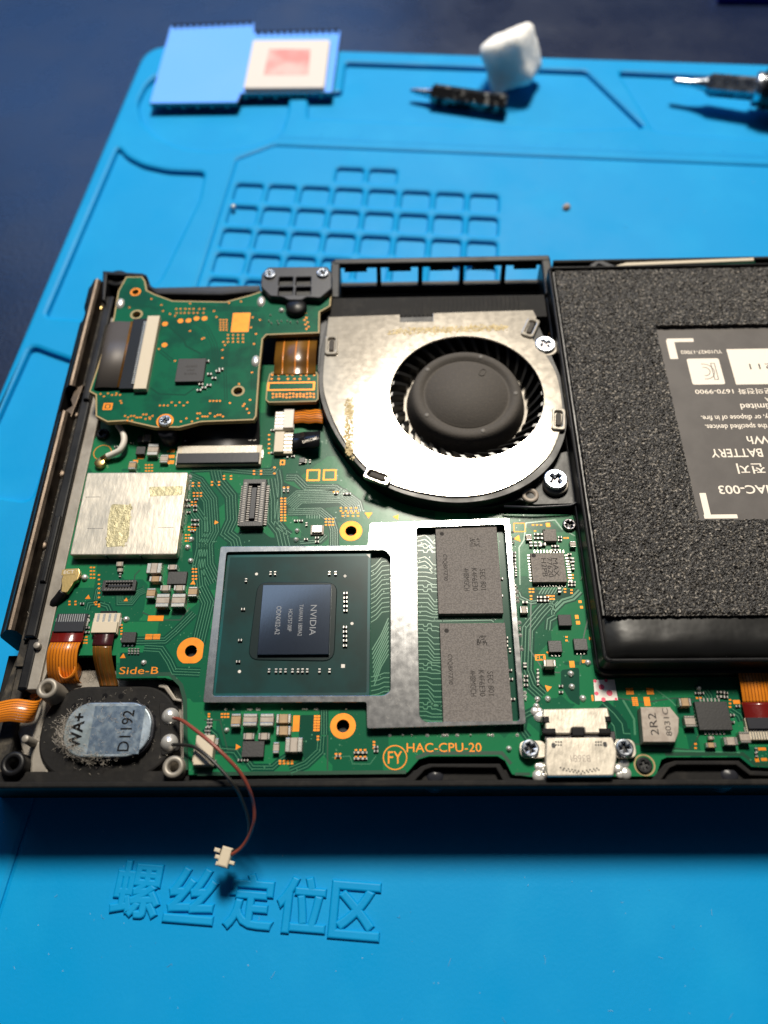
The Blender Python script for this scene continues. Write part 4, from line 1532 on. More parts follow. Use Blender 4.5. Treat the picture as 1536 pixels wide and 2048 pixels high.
screw(1139, 1048, .05, 1.12, 'dark_steel', pcb, rot=.5)
screw(1289, 1530, .06, 1.12, 'black', pcb, rot=.2, h=.3)
screw(204, 866, .06, 1.1, 'black', pcb, rot=.2)
mb = MB()
for x, y, r0, r1 in ((1289, 1530, 1.25, 1.5),):
    p = at(x, y, 0).xy
    mb.prism(circ(p, r1, 30), [circ(p, r0, 30)], 0, .03, 0)
build(mb, 'hole_ring', 'pcb_edge', pcb)

# ---- charging port
us = build(MB().prism(rounded(pts([(1092, 1475), (1226, 1474), (1234, 1500), (1234, 1516), (1228, 1552), (1094, 1553), (1090, 1530)], 1.9), .3, 3), [], .1, 1.9, .2), 'charging_port', 'can', pcb)
build(MB().prism(rounded(pts([(1086, 1418), (1216, 1415), (1221, 1438), (1214, 1442), (1215, 1458), (1221, 1462), (1219, 1467), (1170, 1467), (1168, 1456), (1144, 1456), (1142, 1468), (1090, 1468), (1090, 1440), (1084, 1436)], 2.0), .2, 2), [], .1, 2.0, .2), 'rear_cover', 'can', us)
mb = MB()
for x0, y0, x1, y1 in ((1086, 1432, 1099, 1446), (1084, 1456, 1112, 1468), (1210, 1432, 1222, 1444), (1198, 1456, 1222, 1468), (1143, 1455, 1169, 1472)):
    cx, cy, w, d = rct(x0, y0, x1, y1, 2.1)
    mb.box(cx, cy, .2, w, d, 2.1, .15)
build(mb, 'plastic_clip', 'black_gloss', us)
mb = MB()
mb.box(*[(lambda r: r[0])(rct(1090, 1464, 1230, 1478, 1.6)), rct(1090, 1464, 1230, 1478, 1.6)[1]], .1, 10.0, 1.2, 1.5, .1)
build(mb, 'port_gap', 'dark_steel', us)
for x0, y0, x1, y1 in ((1039, 1481, 1094, 1516), (1224, 1478, 1272, 1516)):
    cx, cy, w, d = rct(x0, y0, x1, y1, .9)
    build(MB().prism(rrect(cx, cy, w, d, .9, 4), [], .5, .9, .1), 'mount_tab', 'can', us)
screw(1061, 1496, .9, 1.25, 'steel', us, rot=.4, h=.7)
screw(1250, 1495, .9, 1.25, 'steel', us, rot=.1, h=.7)
for x, y in ((1084, 1539), (1244, 1536), (1080, 1430)):
    p = at(x, y, .4)
    mb = MB()
    for k in range(7):
        q = (p.x + random.uniform(-.55, .55), p.y + random.uniform(-.8, .8))
        r = random.uniform(.5, .9)
        mb.lathe([(r, 0), (r * .9, .2), (r * .55, r * .45), (.001, r * .5)], 12, q)
    build(mb, 'solder_joint', 'solder', us)
mb = MB()
for s in (0, 1):
    for k in range(6):
        p = at((1112 if s == 0 else 1192) + (k % 3) * 5 * (1 if s == 0 else 1), 1484 + (k // 3) * 6, 1.9)
        mb.prism(circ(p.xy, .14, 8), [], 1.88, 1.908, 0)
for k in range(22):
    p = at(1122 + k * 3.6 + random.uniform(-1, 1), 1543 - abs(k - 11) * .7 + (k % 2) * 4, 1.9)
    mb.prism(circ(p.xy, .13, 8), [], 1.88, 1.91, 0)
for x, y in ((1107, 1491), (1210, 1489)):
    p = at(x, y, 1.9)
    mb.prism(rrect(p.x, p.y, .55, .75, .25, 3), [], 1.88, 1.912, 0)
build(mb, 'vent_hole', 'chip_black', us, kind='stuff')
p = at(1161, 1517, 1.9)
lettering('B3681', p.x, p.y, 2.7, .95, 1.906, math.pi, 'capgrey', us)

# ---- antenna plugs and cables
p0 = at(205, 917, 1.0)
ca = thing('antenna_cable', 'white coaxial antenna cable with gold plug curling from under the card board', 'cable', (p0.x, p0.y, 0))
path = smooth_line([at(236, 850, 1.8), at(246, 866, 1.8), at(248, 884, 1.6), at(240, 900, 1.4), at(226, 908, 1.1), at(214, 913, .9)], 6)
build(MB().tube(path, .55, 10), 'sheath', 'cable_white', ca)
mb = MB()
mb.lathe([(.95, 0), (.95, .8), (.8, .9), (.001, .9)], 14, at(199, 924, .9).xy)
mb.tube([at(203, 919, .7), at(214, 912, .8), at(220, 910, .8)], .5, 6)
mb.box(*at(208, 915, .9).xy, .1, 1.6, .9, .95, .1, 0, .5)
build(mb, 'plug', 'gold_metal', ca)
build(MB().prism(circ(at(205, 905, 0).xy, 1.6, 24), [circ(at(205, 905, 0).xy, 1.48, 24)], 0, .02, 0), 'silkscreen', 'gold', pcb)
p0 = at(145, 1155, 1)
cb = thing('antenna_lead', 'black antenna lead with gold plug marked ECT below the square shield can', 'cable', (p0.x, p0.y, 0))
mb = MB()
mb.prism(rounded(pts([(130, 1137), (158, 1136), (160, 1146), (155, 1160), (147, 1164), (143, 1172), (133, 1186), (121, 1184), (123, 1170), (122, 1160)], 1.2), .25, 3), [], .4, 1.2, .12)
build(mb, 'plug', 'gold_metal', cb)
p = at(138, 1144, 1.22)
build(MB().box(p.x, p.y, 1.15, 2.3, 1.0, 1.23, 0, 0, .08), 'marking_plate', 'gold_metal', cb)
lettering('ECT', p.x, p.y, 1.6, .55, 1.245, .05, 'white', cb)
p = at(168, 1153, .6)
build(MB().lathe([(.5, 0), (.45, .5), (.2, .6), (.001, .6)], 12, p.xy), 'pin', 'solder', cb)
path = smooth_line([at(127, 1184, .8), at(118, 1196, .4), at(110, 1206, 0), at(104, 1220, -1.2), at(98, 1245, -2.4)], 5)
build(MB().tube(path, .75, 8), 'sheath', 'black', cb)

# ---- ribbon cables
def ribbon(name, label, path, w, side, segs, nlines=0, line='flex_line', t=.09, lw=.12):
    """segs: list of (from, to, material) in path fraction"""
    P = [Vector(p) for p in path]
    o = thing(name, label, 'ribbon cable', tuple(P[0]))
    n = len(P) - 1
    for a, b, m in segs:
        i, j = int(round(a * n)), int(round(b * n))
        build(MB().strip(P[i:j + 1], w if m not in ('flex_red', 'flex_maroon') else w * 1.06, side, t if m not in ('flex_red', 'flex_maroon') else t * 2), 'stiffener' if m in ('flex_red', 'flex_maroon') else 'film', m, o)
    if nlines:
        mb = MB()
        i0 = int(round(segs[-1][0] * n)) if len(segs) > 1 else 0
        for k in range(nlines):
            u = ((k + .5) / nlines - .5) * w * .9
            for up in (1, -1):
                Q = []
                for i in range(i0, n + 1):
                    d = (P[min(i + 1, n)] - P[max(i - 1, 0)]).normalized()
                    sd = Vector(side)
                    nn = sd.cross(d).normalized()
                    Q.append(P[i] + sd * u + nn * (t / 2 + .004) * up)
                mb.strip(Q, lw, side, .008)
        build(mb, 'conductor', line, o, kind='stuff')
    return o


a = at(139, 1266, .7)
ys = a.y
X0 = a.x - .2
path = [(X0, ys + .3, .75), (X0, ys - .4, .75), (X0, ys - 1.0, .8), (X0, ys - 1.6, .9), (X0 - .05, ys - 2.6, 1.15), (X0 - .1, ys - 3.6, 1.0), (X0 - .1, ys - 4.8, .5), (X0 - .1, ys - 6.0, -.4), (X0 + .0, ys - 6.9, -1.5), (X0 + .1, ys - 7.0, -2.2)]
path = smooth_line(path, 3)
ribbon('orange_ribbon', 'orange ribbon cable folding down from the dark socket beside the speaker', path, 4.6, (1, 0, 0), [(0, .34, 'flex_red'), (.34, 1, 'flex_orange')], 9)
# rolled loop beside it
lo = thing('rolled_ribbon', 'orange ribbon cable rolled into a small loop above the speaker', 'ribbon cable', tuple(at(150, 1340, -2).xy) + (-2.5,))
c = at(146, 1338, -.6)
path = []
for k in range(30):
    t = k / 29 * 2 * math.pi * 1.35 + 1.2
    r = 1.5 + .25 * k / 29
    path.append((c.x - .6 + r * math.cos(t) * .75, c.y + r * math.sin(t) * 1.05, -1.0))
build(MB().strip(path, 2.6, (0, 0, 1), .10), 'film', 'flex_orange', lo)
mb = MB()
for k in range(4):
    mb.strip([(x * 1.0, y, z) for x, y, z in path], .1, (0, 0, 1), .13)
    mb.v = [(x, y, z) for x, y, z in mb.v]
    path = [(x, y, z + .5) for x, y, z in path]
mb.v = [(x, y, z - .8) for x, y, z in mb.v]
build(mb, 'conductor', 'flex_line', lo, kind='stuff')
build(MB().prism(pts([(92, 1325), (100, 1312), (104, 1318), (96, 1372), (62, 1402), (60, 1392), (84, 1358)], -2.0), [], -2.4, -2.0, 0), 'tail', 'flex_orange', lo)
P = [at(-30, 1432, .8), at(0, 1424, 1.1), at(25, 1420, 1.2), at(45, 1422, .9), at(60, 1424, .4), at(72, 1422, -.6), at(76, 1418, -1.6)]
P = smooth_line(P, 4)
ribbon('side_ribbon', 'orange striped ribbon cable lying across the console corner left of the speaker', P, 3.3, (.12, .99, 0), [(0, 1, 'flex_orange')], 8)
a = at(209, 1268, .7)
X0 = a.x
path = smooth_line([(X0, a.y + .3, .7), (X0, a.y - 1.0, .75), (X0, a.y - 1.9, .7), (X0 + .1, a.y - 3.2, .3), (X0 + .3, a.y - 4.8, -1.0), (X0 + .6, a.y - 6.2, -2.2), (X0 + .9, a.y - 7.2, -2.5)], 4)
ribbon('brown_ribbon', 'thin brown ribbon cable leaving the white socket toward the speaker', path, 2.9, (1, 0, 0), [(0, .33, 'flex_maroon'), (.33, 1, 'flex_brown')], 4, lw=.08)
path = smooth_line([(R53[0], R53[1] + .6, .6), (R53[0], R53[1] + 2.0, .65), (R53[0], R53[1] + 4.0, 1.0), (R53[0] - .2, R53[1] + 6.5, 1.6), (R53[0] - .4, R53[1] + 9, 2.0)], 4)
wide = thing('black_ribbon', 'wide black ribbon cable between the 53-pin socket and the card board', 'ribbon cable', (R53[0], R53[1] + 2, 0))
build(MB().strip(path, R53[2] * .93, (1, 0, 0), .12), 'film', 'flex_black', wide)
p = at(505, 877, .85)
lettering('53', p.x, p.y, 1.35, .95, .88, 0, 'white', wide)
p = at(371, 879, .85)
lettering('1', p.x, p.y, .35, .9, .88, 0, 'white', wide)
P = [at(588, 834, .8), at(605, 832, .9), at(618, 834, 1.1), at(632, 832, 1.3), at(646, 834, 1.3)]
ribbon('fan_ribbon', 'short golden striped ribbon cable running under the fan housing', smooth_line(P, 4), 2.9, (0, 1, 0), [(0, 1, 'flex_orange')], 5, lw=.22)
# taped black lead with printing
P = smooth_line([at(585, 884, .8), at(598, 882, 1.0), at(610, 880, 1.6), at(625, 880, 2.0), at(640, 878, 1.8)], 4)
tl = thing('taped_lead', 'fan lead wrapped in black tape beside the fan', 'lead', tuple(P[0]))
build(MB().strip(P, 3.2, (0, 1, 0), .5), 'tape', 'black_gloss', tl)
p = at(620, 882, 2.0)
lettering('DPKCHP', p.x, p.y, 2.6, .55, 2.32, .35, 'print', tl)
# right hand ribbon
X0 = RC[0] + .3
yb_ = RC[1] + RC[3] * .5
path = smooth_line([(X0, yb_ - .5, .7), (X0, yb_ + .8, .75), (X0, yb_ + 2.2, .8), (X0, yb_ + 3.6, 1.1), (X0, yb_ + 6, 1.4), (X0, yb_ + 9, 1.2)], 4)
ribbon('battery_side_ribbon', 'orange ribbon cable with dark red end emerging from under the battery', path, 5.2, (1, 0, 0), [(0, .42, 'flex_red'), (.42, 1, 'flex_orange')], 10)
# spotted sticker
st = thing('spotted_sticker', 'small white paper sticker with pink dots beside the battery', 'sticker', tuple(at(1211, 1380, 0).xy) + (0,))
q = pts([(1187, 1360), (1229, 1359), (1236, 1400), (1190, 1402)], .06)
build(MB().prism(q, [], .02, .06, .0), 'paper', 'sticker', st)
mb = MB()
for x, y, r in ((1203, 1374, .42), (1219, 1386, .45), (1193, 1387, .3), (1207, 1399, .32), (1190, 1362, .25), (1212, 1361, .25), (1232, 1398, .2)):
    p = at(x, y, .06)
    mb.prism(circ(p.xy, r, 14), [], .05, .066, 0)
build(mb, 'pink_dot', 'pink', st)
fb = MB().tube(smooth_line([at(1161, 1160, .1), at(1166, 1152, .5), at(1172, 1145, .8), at(1174, 1135, 1.2), at(1175, 1121, 1.6)], 5), .045, 5)
tag(build(fb, 'stray_fibre', 'lint'), 'single pale stray fibre standing on the board edge by the battery', 'fibre')

# ================================================================ cooling fan
ZFAN = 3.5
fan = thing('cooling_fan', 'round blower fan with bare metal cover and black hub', 'fan', (11.5, 85, -4))
fc = (at(934, 672, ZFAN).y + at(934, 917, ZFAN).y) / 2
fx = (at(780, 795, ZFAN).x + at(1088, 795, ZFAN).x) / 2
fr_ = (at(934, 672, ZFAN).y - at(934, 917, ZFAN).y) / 2
FC = (fx, fc)
cov = [(657, 634), (800, 629), (800, 644), (866, 643), (866, 626), (1066, 620), (1073, 634), (1060, 672), (1085, 700), (1110, 742), (1122, 790), (1124, 838), (1112, 885), (1090, 920), (1045, 958), (985, 984),
       (920, 993), (860, 988), (795, 972), (745, 945), (706, 905), (676, 860), (655, 810), (646, 765), (650, 700)]
covp = pts(cov[:8], ZFAN) + [tuple(p) for p in smooth_line([Vector(q) for q in pts(cov[8:], ZFAN)], 5)]
build(MB().prism(covp, [circ(FC, fr_, 64)], ZFAN - .3, ZFAN, .06), 'cover_plate', 'fan_metal', fan)
hs = [(655, 640), (1064, 626), (1082, 660), (1104, 712), (1130, 780), (1134, 850), (1118, 905), (1088, 945), (1040, 978), (985, 998), (920, 1006), (855, 1000), (790, 982), (738, 952), (698, 910), (666, 862), (645, 812), (637, 765), (641, 700)]
hsp = pts(hs[:2], ZFAN - .35) + [tuple(p) for p in smooth_line([Vector(q) for q in pts(hs[2:], ZFAN - .35)], 5)]
build(MB().prism(hsp, [circ(FC, fr_ + 1.0, 48)], -2.5, ZFAN - .32, .1), 'housing', 'black', fan)
fl_ = [(636, 770), (645, 830), (668, 880), (712, 930), (760, 968), (820, 998), (900, 1018), (985, 1014), (1040, 1000), (1070, 1010), (1150, 1008), (1158, 1000), (1148, 970), (1140, 900), (1120, 905), (1040, 978), (920, 1006), (790, 982), (698, 910), (655, 835)]
build(MB().prism(pts(fl_, 1.4), [], -1, 1.4, .15), 'flange', 'black', fan)
rim = MB()
rp = [at(x, y + 10, 1.7) for x, y in cov[10:24]]
rim.tube(smooth_line(rp, 4), .22, 6)
build(rim, 'gasket_bead', 'capgrey', fan)
build(MB().prism(circ(FC, fr_ + 1.2, 48), [], -2.9, -1.0, 0), 'floor_plate', 'midframe', fan)
# exhaust grating
gx0, gx1 = at(655, 612, 2.6).x, at(1092, 612, 2.6).x
gy0, gy1 = at(870, 636, 2.6).y, at(870, 592, 2.6).y
build(MB().box((gx0 + gx1) / 2, (gy0 + gy1) / 2, -3, gx1 - gx0, gy1 - gy0, 2.5, .1), 'outlet_block', 'black_matte', fan)
for k in range(30):
    x = gx0 + (gx1 - gx0) * (.30 + .58 * k / 29)
    build(MB().box(x, (gy0 + gy1) / 2 + .2, 2.4, .26, (gy1 - gy0) * .8, 2.66), 'outlet_fin', 'black_matte', fan)
# hub
HZ = 3.0
hc = ((at(825, 790, HZ).x + at(1043, 790, HZ).x) / 2, (at(934, 703, HZ).y + at(934, 873, HZ).y) / 2)
hr = (at(1043, 790, HZ).x - at(825, 790, HZ).x) / 2
hub = build(MB().lathe([(hr + 1.3, -2.2), (hr + 1.0, -.6), (hr + .6, 1.0), (hr + .25, HZ - .9), (hr - .1, HZ - .25), (hr - .5, HZ), (hr * .83, HZ), (hr * .81, HZ - .5), (hr * .755, HZ - .5), (hr * .735, HZ), (.001, HZ)], 72, hc), 'hub', 'fan_plastic', fan)
for k in range(5):
    a = 2 * math.pi * k / 5 + .62 + .6
    q = (hc[0] + hr * .9 * math.cos(a), hc[1] + hr * .9 * math.sin(a))
    build(MB().lathe([(.48, HZ - .1), (.44, HZ + .05), (.001, HZ + .06)], 14, q), 'hub_mark', 'hub_spot', hub)
p = at(965, 745, HZ)
build(MB().prism(rrect(p.x, p.y, 1.1, 1.7, .5, 4, -.5), [rrect(p.x, p.y, .8, 1.4, .38, 4, -.5)], HZ, HZ + .12, .03), 'hub_boss', 'fan_plastic', hub)
nb = 34
bl_ = MB()
for k in range(9):
    t = k / 8
    r = fr_ - 2.3 + 3.1 * t
    a = .22 * t
    bl_.v.append((r * math.cos(a), r * math.sin(a), -1.6))
    bl_.v.append((r * math.cos(a), r * math.sin(a), .6 + 2.2 * min(1, t * 1.6)))
    bl_.v.append((r * math.cos(a + .055), r * math.sin(a + .055), -1.6))
    bl_.v.append((r * math.cos(a + .055), r * math.sin(a + .055), .6 + 2.2 * min(1, t * 1.6)))
for k in range(8):
    i = k * 4
    for f in ((i, i + 4, i + 5, i + 1), (i + 2, i + 3, i + 7, i + 6), (i + 1, i + 5, i + 7, i + 3)):
        bl_.f.append(list(f)); bl_.m.append(0); bl_.sm.append(False)
for f in ((0, 1, 3, 2), (32, 34, 35, 33)):
    bl_.f.append(list(f)); bl_.m.append(0); bl_.sm.append(False)
bme = bl_.mesh('blade', 'blade')
for k in range(nb):
    put('blade', bme, fan, (hc[0], hc[1], 0), 2 * math.pi * k / nb)
# cover clips
for x, y, rot in ((663, 690, 1.57), (1061, 655, 1.15), (1117, 838, 1.45), (755, 952, -.42)):
    p = at(x, y, ZFAN + .3)
    cp = build(MB().prism(rrect(p.x, p.y, 4.6, 2.4, .6, 4, rot), [rrect(p.x, p.y, 3.4, 1.3, .45, 4, rot)], ZFAN - .1, ZFAN + .45, .18), 'clip', 'fan_metal', fan)
    build(MB().prism(rrect(p.x, p.y, 2.7, .9, .38, 4, rot), [], ZFAN - .2, ZFAN + .4, .18), 'clip_peg', 'fan_plastic', cp)
# glue residue on the cover
mb = MB()


def smear(l, n, rmin=.08, rmax=.3):
    P = pts(l, ZFAN)
    for k in range(n):
        a, b = random.random(), random.random()
        top = Vector(P[0]).lerp(Vector(P[1]), a)
        bot = Vector(P[-1]).lerp(Vector(P[2]), a)
        q = top.lerp(bot, b) + Vector((random.gauss(0, .2), random.gauss(0, .2)))
        r = random.uniform(rmin, rmax)
        i0 = len(mb.v)
        mb.prism([(q.x + r * random.uniform(.5, 1.3) * math.cos(t), q.y + r * random.uniform(.5, 1.3) * math.sin(t)) for t in (0, 1.2, 2.5, 3.8, 5)], [], ZFAN, ZFAN + random.uniform(.015, .06), 0)


smear([(790, 657), (1015, 650), (1013, 660), (776, 669)], 620, .05, .26)
smear([(692, 800), (705, 796), (706, 922), (692, 905)], 420, .05, .26)
build(mb, 'glue_residue', 'residue', fan)
sc = screw(1091, 687, 3.3, 1.85, 'steel', fan, rot=.5, h=.5, dark='dark_steel')
build(MB().prism(circ(at(1092, 693, 3.2).xy, 2.25, 28), [], -2, 3.25, .15), 'screw_ear', 'midframe', fan)
screw(1112, 957, 2.4, 1.95, 'steel', fan, rot=.8, h=.8, dark='dark_steel')
build(MB().prism(circ(at(1112, 966, 2.2).xy, 2.15, 28), [], -2, 2.3, .2), 'screw_ear', 'midframe', fan)
build(MB().prism(rounded(pts([(1072, 960), (1082, 940), (1108, 926), (1125, 930), (1142, 965), (1138, 985), (1110, 994), (1084, 988)], 1.2), 1.0, 4), [], -2, 1.3, .2), 'screw_plate', 'midframe', fan)
p = at(1061, 989, 1.8)
build(MB().lathe([(1.45, -1), (1.4, 1.6), (1.25, 1.8), (.78, 1.8), (.72, 1.0), (.001, .9)], 24, p.xy), 'locating_ring', 'capgrey', fan)
build(MB().prism(pts([(1108, 885), (1132, 850), (1128, 880), (1112, 905)], 2.0), [], -2, 2.0, .2), 'foam_patch', 'capgrey', fan)
build(MB().prism(pts([(1096, 575), (1112, 548), (1108, 600), (1116, 660), (1098, 668), (1104, 620)], 1.0), [], -2.5, 1.0, .3), 'brown_tape', 'flex_brown', fan)
build(MB().prism(pts([(640, 640), (660, 636), (662, 680), (656, 745), (640, 770), (634, 740)], 2.0), [], -2, 2.0, .2), 'side_bracket', 'slate', fan)
mb = MB()
mb.tube([at(1008, 1013, 1.6), at(1070, 1015, 1.6), at(1140, 1011, 1.6), at(1156, 1005, 1.6), at(1160, 998, 1.6)], .25, 6)
mb.tube([at(1145, 968, .8), at(1150, 1006, .8)], .3, 6)
build(mb, 'edge_bead', 'slate', fan)

# ================================================================ battery
ZB = 5.0
bat = thing('battery_pack', 'black battery pack with foam top and printed label, set into the console', 'battery', (55, 75, -4))
bx0 = at(1213, 1318, ZB).x
bx1 = XR - 4
by0 = at(1400, 1318, ZB).y
by1 = at(1400, 530, ZB).y
tray_o = rrect((bx0 - .4 + bx1) / 2, (by0 - .4 + by1 + .4) / 2, bx1 - bx0 + .4, by1 - by0 + .8, 1.0, 5)
tray_i = rrect((bx0 + .25 + bx1 - .6) / 2, (by0 + .25 + by1 - .2) / 2, bx1 - bx0 - .85, by1 - by0 - .45, .7, 5)
build(MB().prism(tray_o, [tray_i], -3.9, ZB, .35), 'tray_wall', 'black', bat)
build(MB().prism(rrect((bx0 - .7 + bx1) / 2, (by0 - 1.1 + by1) / 2, bx1 - bx0 + .7, by1 - by0 + 1.1, 1.5, 5), [], -3.9, 1.6, .5), 'tray_foot', 'black', bat)
# wrapped cell edge along the front
fy0 = at(1400, 1232, ZB).y
mb = MB()
prof = []
for k in range(13):
    t = k / 12 * math.pi * .62
    prof.append((by0 + .35 + 4.4 - 4.4 * math.cos(t * .8), 2.3 + 2.35 * math.sin(min(t, math.pi / 2))))
prof.append((fy0 + 3.0, 4.60))
n = len(prof)
cols = 40
vv, ff = [], []
for i in range(cols + 1):
    x = bx0 + .5 + (bx1 - bx0 - 1.2) * i / cols
    for j, (y, z) in enumerate(prof):
        e = min(1, i / 1.6)
        vv.append((x, y + .25 * noise.noise(Vector((x * .35, y * .3, 2))), z - (1 - e) * 1.0 + .10 * noise.noise(Vector((x * .5, y * .6, 0)))))
for i in range(cols):
    for j in range(n - 1):
        ff.append((i * n + j, (i + 1) * n + j, (i + 1) * n + j + 1, i * n + j + 1))
mb.add(vv, ff, 0, True)
build(mb, 'wrapped_edge', 'wrap', bat)
build(MB().box((bx0 + bx1) / 2, (fy0 + by1) / 2, -3, bx1 - bx0 - 1, by1 - fy0 - .8, 4.3, .1), 'cell', 'wrap', bat)
# foam sheet with a cut-out round the label
ZF1 = 5.35
lab_px = [(1308, 655), (1388, 1040)]
lx0 = (at(1308, 655, 4.5).x + at(1388, 1040, 4.5).x) / 2 + .15
ly1 = at(1400, 652, 4.9).y
ly0 = at(1450, 1041, 4.9).y
fx0, fx1, fy1 = bx0 + .9, bx1 - 1.2, by1 - .9
gap = .22
nx, ny = int((fx1 - fx0) / gap), int((fy1 - fy0) / gap)
mb = MB()
vv, ff, idx = [], [], {}


def fz(i, j):
    x, y = fx0 + i * gap, fy0 + j * gap
    e = min(i, j, ny - j) * gap
    z = ZF1 + random.gauss(0, .07) + .08 * noise.noise(Vector((x * .8, y * .8, 0))) - (0.2 if e < .3 else 0)
    return (x + random.uniform(-.08, .08), y + random.uniform(-.08, .08), z)


XV = at(1536, 800, 5).x + 9


def vid(i, j):
    if (i, j) not in idx:
        idx[(i, j)] = len(vv)
        vv.append(fz(i, j))
    return idx[(i, j)]


nxv = min(nx, int((XV - fx0) / gap))
edges = []
for i in range(nxv):
    for j in range(ny):
        x, y = fx0 + (i + .5) * gap, fy0 + (j + .5) * gap
        if x > lx0 and ly0 < y < ly1:
            continue
        ff.append((vid(i, j), vid(i + 1, j), vid(i + 1, j + 1), vid(i, j + 1)))
cnt = {}
for f in ff:
    for k in range(4):
        a, b = f[k], f[(k + 1) % 4]
        cnt[(a, b)] = 1
low = {}
for (a, b) in list(cnt):
    if (b, a) not in cnt:
        for q in (a, b):
            if q not in low:
                low[q] = len(vv)
                x, y, z = vv[q]
                vv.append((x, y, 4.2))
        ff.append((b, a, low[a], low[b]))
mb.add(vv, ff, 0, False)
build(mb, 'foam_sheet', 'foam', bat)
# label
ZL = 4.62
lb_ = build(MB().box((lx0 - .6 + XV + 1) / 2, (ly0 + ly1) / 2, 4.25, XV - lx0 + 1.6, ly1 - ly0 + .9, ZL), 'label', 'label', bat)


def lab(body, xa, xb, y, h, m='print', bold=.01):
    """upside-down line of print between two pixel columns"""
    p, q = at(xa, y, ZL), at(xb, y, ZL)
    return lettering(body, (p.x + q.x) / 2, (p.y + q.y) / 2, q.x - p.x, h, ZL + .012, math.pi, m, lb_, bold=bold)


def lrect(x0, y0, x1, y1, m='print', z=0.0, r=.1):
    cx, cy, w, h = rct(x0, y0, x1, y1, ZL)
    return build(MB().prism(rrect(cx, cy, w, h, r, 3), [], ZL - .01, ZL + .010 + z, 0), 'printed_block', m, lb_)


for i, (a, b, c, d) in enumerate(((1334, 677, 1387, 684), (1336, 680, 1352, 718), (1404, 986, 1417, 1034), (1408, 1029, 1475, 1037))):
    lrect(a, b, c, d, z=.002 * i)
lab('YU10427-17002', 1361, 1444, 704, .80, bold=.01)
kc = lrect(1379, 717, 1444, 769, r=.35)
p = at(1411, 743, ZL)
mb = MB()
for r0, r1 in ((1.75, 1.62), (1.0, .87)):
    c = (p.x - .15, p.y)
    mb.prism(circ(c, r0, 20, -1.75, 1.75) + circ(c, r1, 20, 1.75, -1.75), [], ZL, ZL + .016, 0)
for dx in (1.35, 2.0):
    mb.box(p.x + dx - .1, p.y, ZL, .14, 3.6, ZL + .017)
mb.box(p.x + 1.58, p.y + 1.8, ZL, .75, .14, ZL + .018)
mb.box(p.x + 1.58, p.y - 1.8, ZL, .75, .14, ZL + .018)
mb.v = [(2 * p.x - (x - p.x) * 0 - p.x + (x - p.x), y, z) for x, y, z in mb.v]
build(mb, 'certification_mark', 'label', lb_)
lrect(1462, 697, 1640, 768, r=.05)
lab('211', 1499, 1545, 733, 1.25, 'chip_mark', -.01)
lab('\ubb38\uc758\uc804\ud654 1670-9900', 1390, 1544, 783, 1.2)
lab('A', 1530, 1541, 799, .9)
lab('Limited', 1481, 1545, 813, 1.25)
lab('ify, or dispose of in fire.', 1402, 1543, 834, 1.35)
lab('the specified devices.', 1410, 1535, 852, 1.35)
lab('Wh', 1494, 1538, 880, 1.6, bold=.008)
lab('BATTERY', 1422, 1525, 906, 1.65)
lab('\uc804\uc9c0', 1474, 1530, 937, 2.0)
lab('HAC-003', 1437, 1552, 979, 1.6, bold=.014)

# ================================================================ card reader board
ZR = 4.0
rd = thing('card_reader_board', 'small dark green circuit board raised over the game card slot', 'circuit board', tuple(at(370, 720, 0).xy) + (.2,))
ro = [(252, 553), (285, 553), (291, 562), (294, 580), (310, 588), (345, 601), (451, 603), (500, 590), (523, 582), (540, 565), (660, 560), (665, 575), (661, 612), (640, 624), (639, 666), (533, 670), (526, 678), (519, 742), (518, 760), (513, 832), (508, 840), (402, 844), (358, 855), (310, 855),
      (252, 842), (214, 844), (191, 832), (191, 790), (178, 783), (226, 640), (236, 582)]
rp_ = pts(ro, ZR)
rh = [circ(at(271, 584, ZR).xy, .62, 16), circ(at(273, 629, ZR).xy, .75, 16), circ(at(476, 782, ZR).xy, .8, 18)]
build(MB().prism(rp_, rh, ZR - .9, ZR - .002, .0), 'core', 'pcb_edge', rd)


def inset(P, t):
    n = len(P)
    ar = sum(P[i][0] * P[(i + 1) % n][1] - P[(i + 1) % n][0] * P[i][1] for i in range(n))
    sg = 1 if ar > 0 else -1
    out = []
    for i in range(n):
        a, b, c = Vector(P[i - 1]), Vector(P[i]), Vector(P[(i + 1) % n])
        d1, d2 = (b - a).normalized(), (c - b).normalized()
        m_ = Vector((-d1.y - d2.y, d1.x + d2.x)) * sg
        m_.normalize()
        k = min(1 / max(m_.dot(Vector((-d1.y, d1.x)) * sg), .5), 2)
        out.append(tuple(b + m_ * t * k))
    return out


rh2 = [circ(at(271, 584, ZR).xy, .63, 16), circ(at(273, 629, ZR).xy, .76, 16), circ(at(476, 782, ZR).xy, .81, 18)]
build(MB().prism(inset(rp_, .28), rh2, ZR - .1, ZR + .012, 0), 'solder_mask', 'pcb_reader', rd)
ZR2 = ZR + .014
build(MB().prism(circ(at(271, 584, ZR).xy, 1.05, 24), [circ(at(271, 584, ZR).xy, .64, 24)], ZR, ZR2 + .01, 0), 'gold_ring', 'gold', rd)
for x, y in ((273, 629), (476, 782)):
    c = at(x, y, ZR).xy
    build(MB().prism(circ(c, 1.2, 24), [circ(c, .82, 24)], ZR, ZR2 + .006, 0).prism(circ(c, .8, 20), [], 2.0, 2.6, 0, 1), 'hole_ring', ['pcb_edge', 'slate'], rd)
cx, cy, w, h = rct(464, 626, 499, 664, ZR)
build(MB().box(cx, cy, ZR, w, h, ZR2 + .012), 'gold_pad', 'gold', rd)
mb = MB()
random.seed(11)


def vias(l):
    for x, y in l:
        p = at(x, y, ZR)
        mb.prism(circ(p.xy, .20, 12), [circ(p.xy, .09, 8)], ZR, ZR2 + .012, 0)


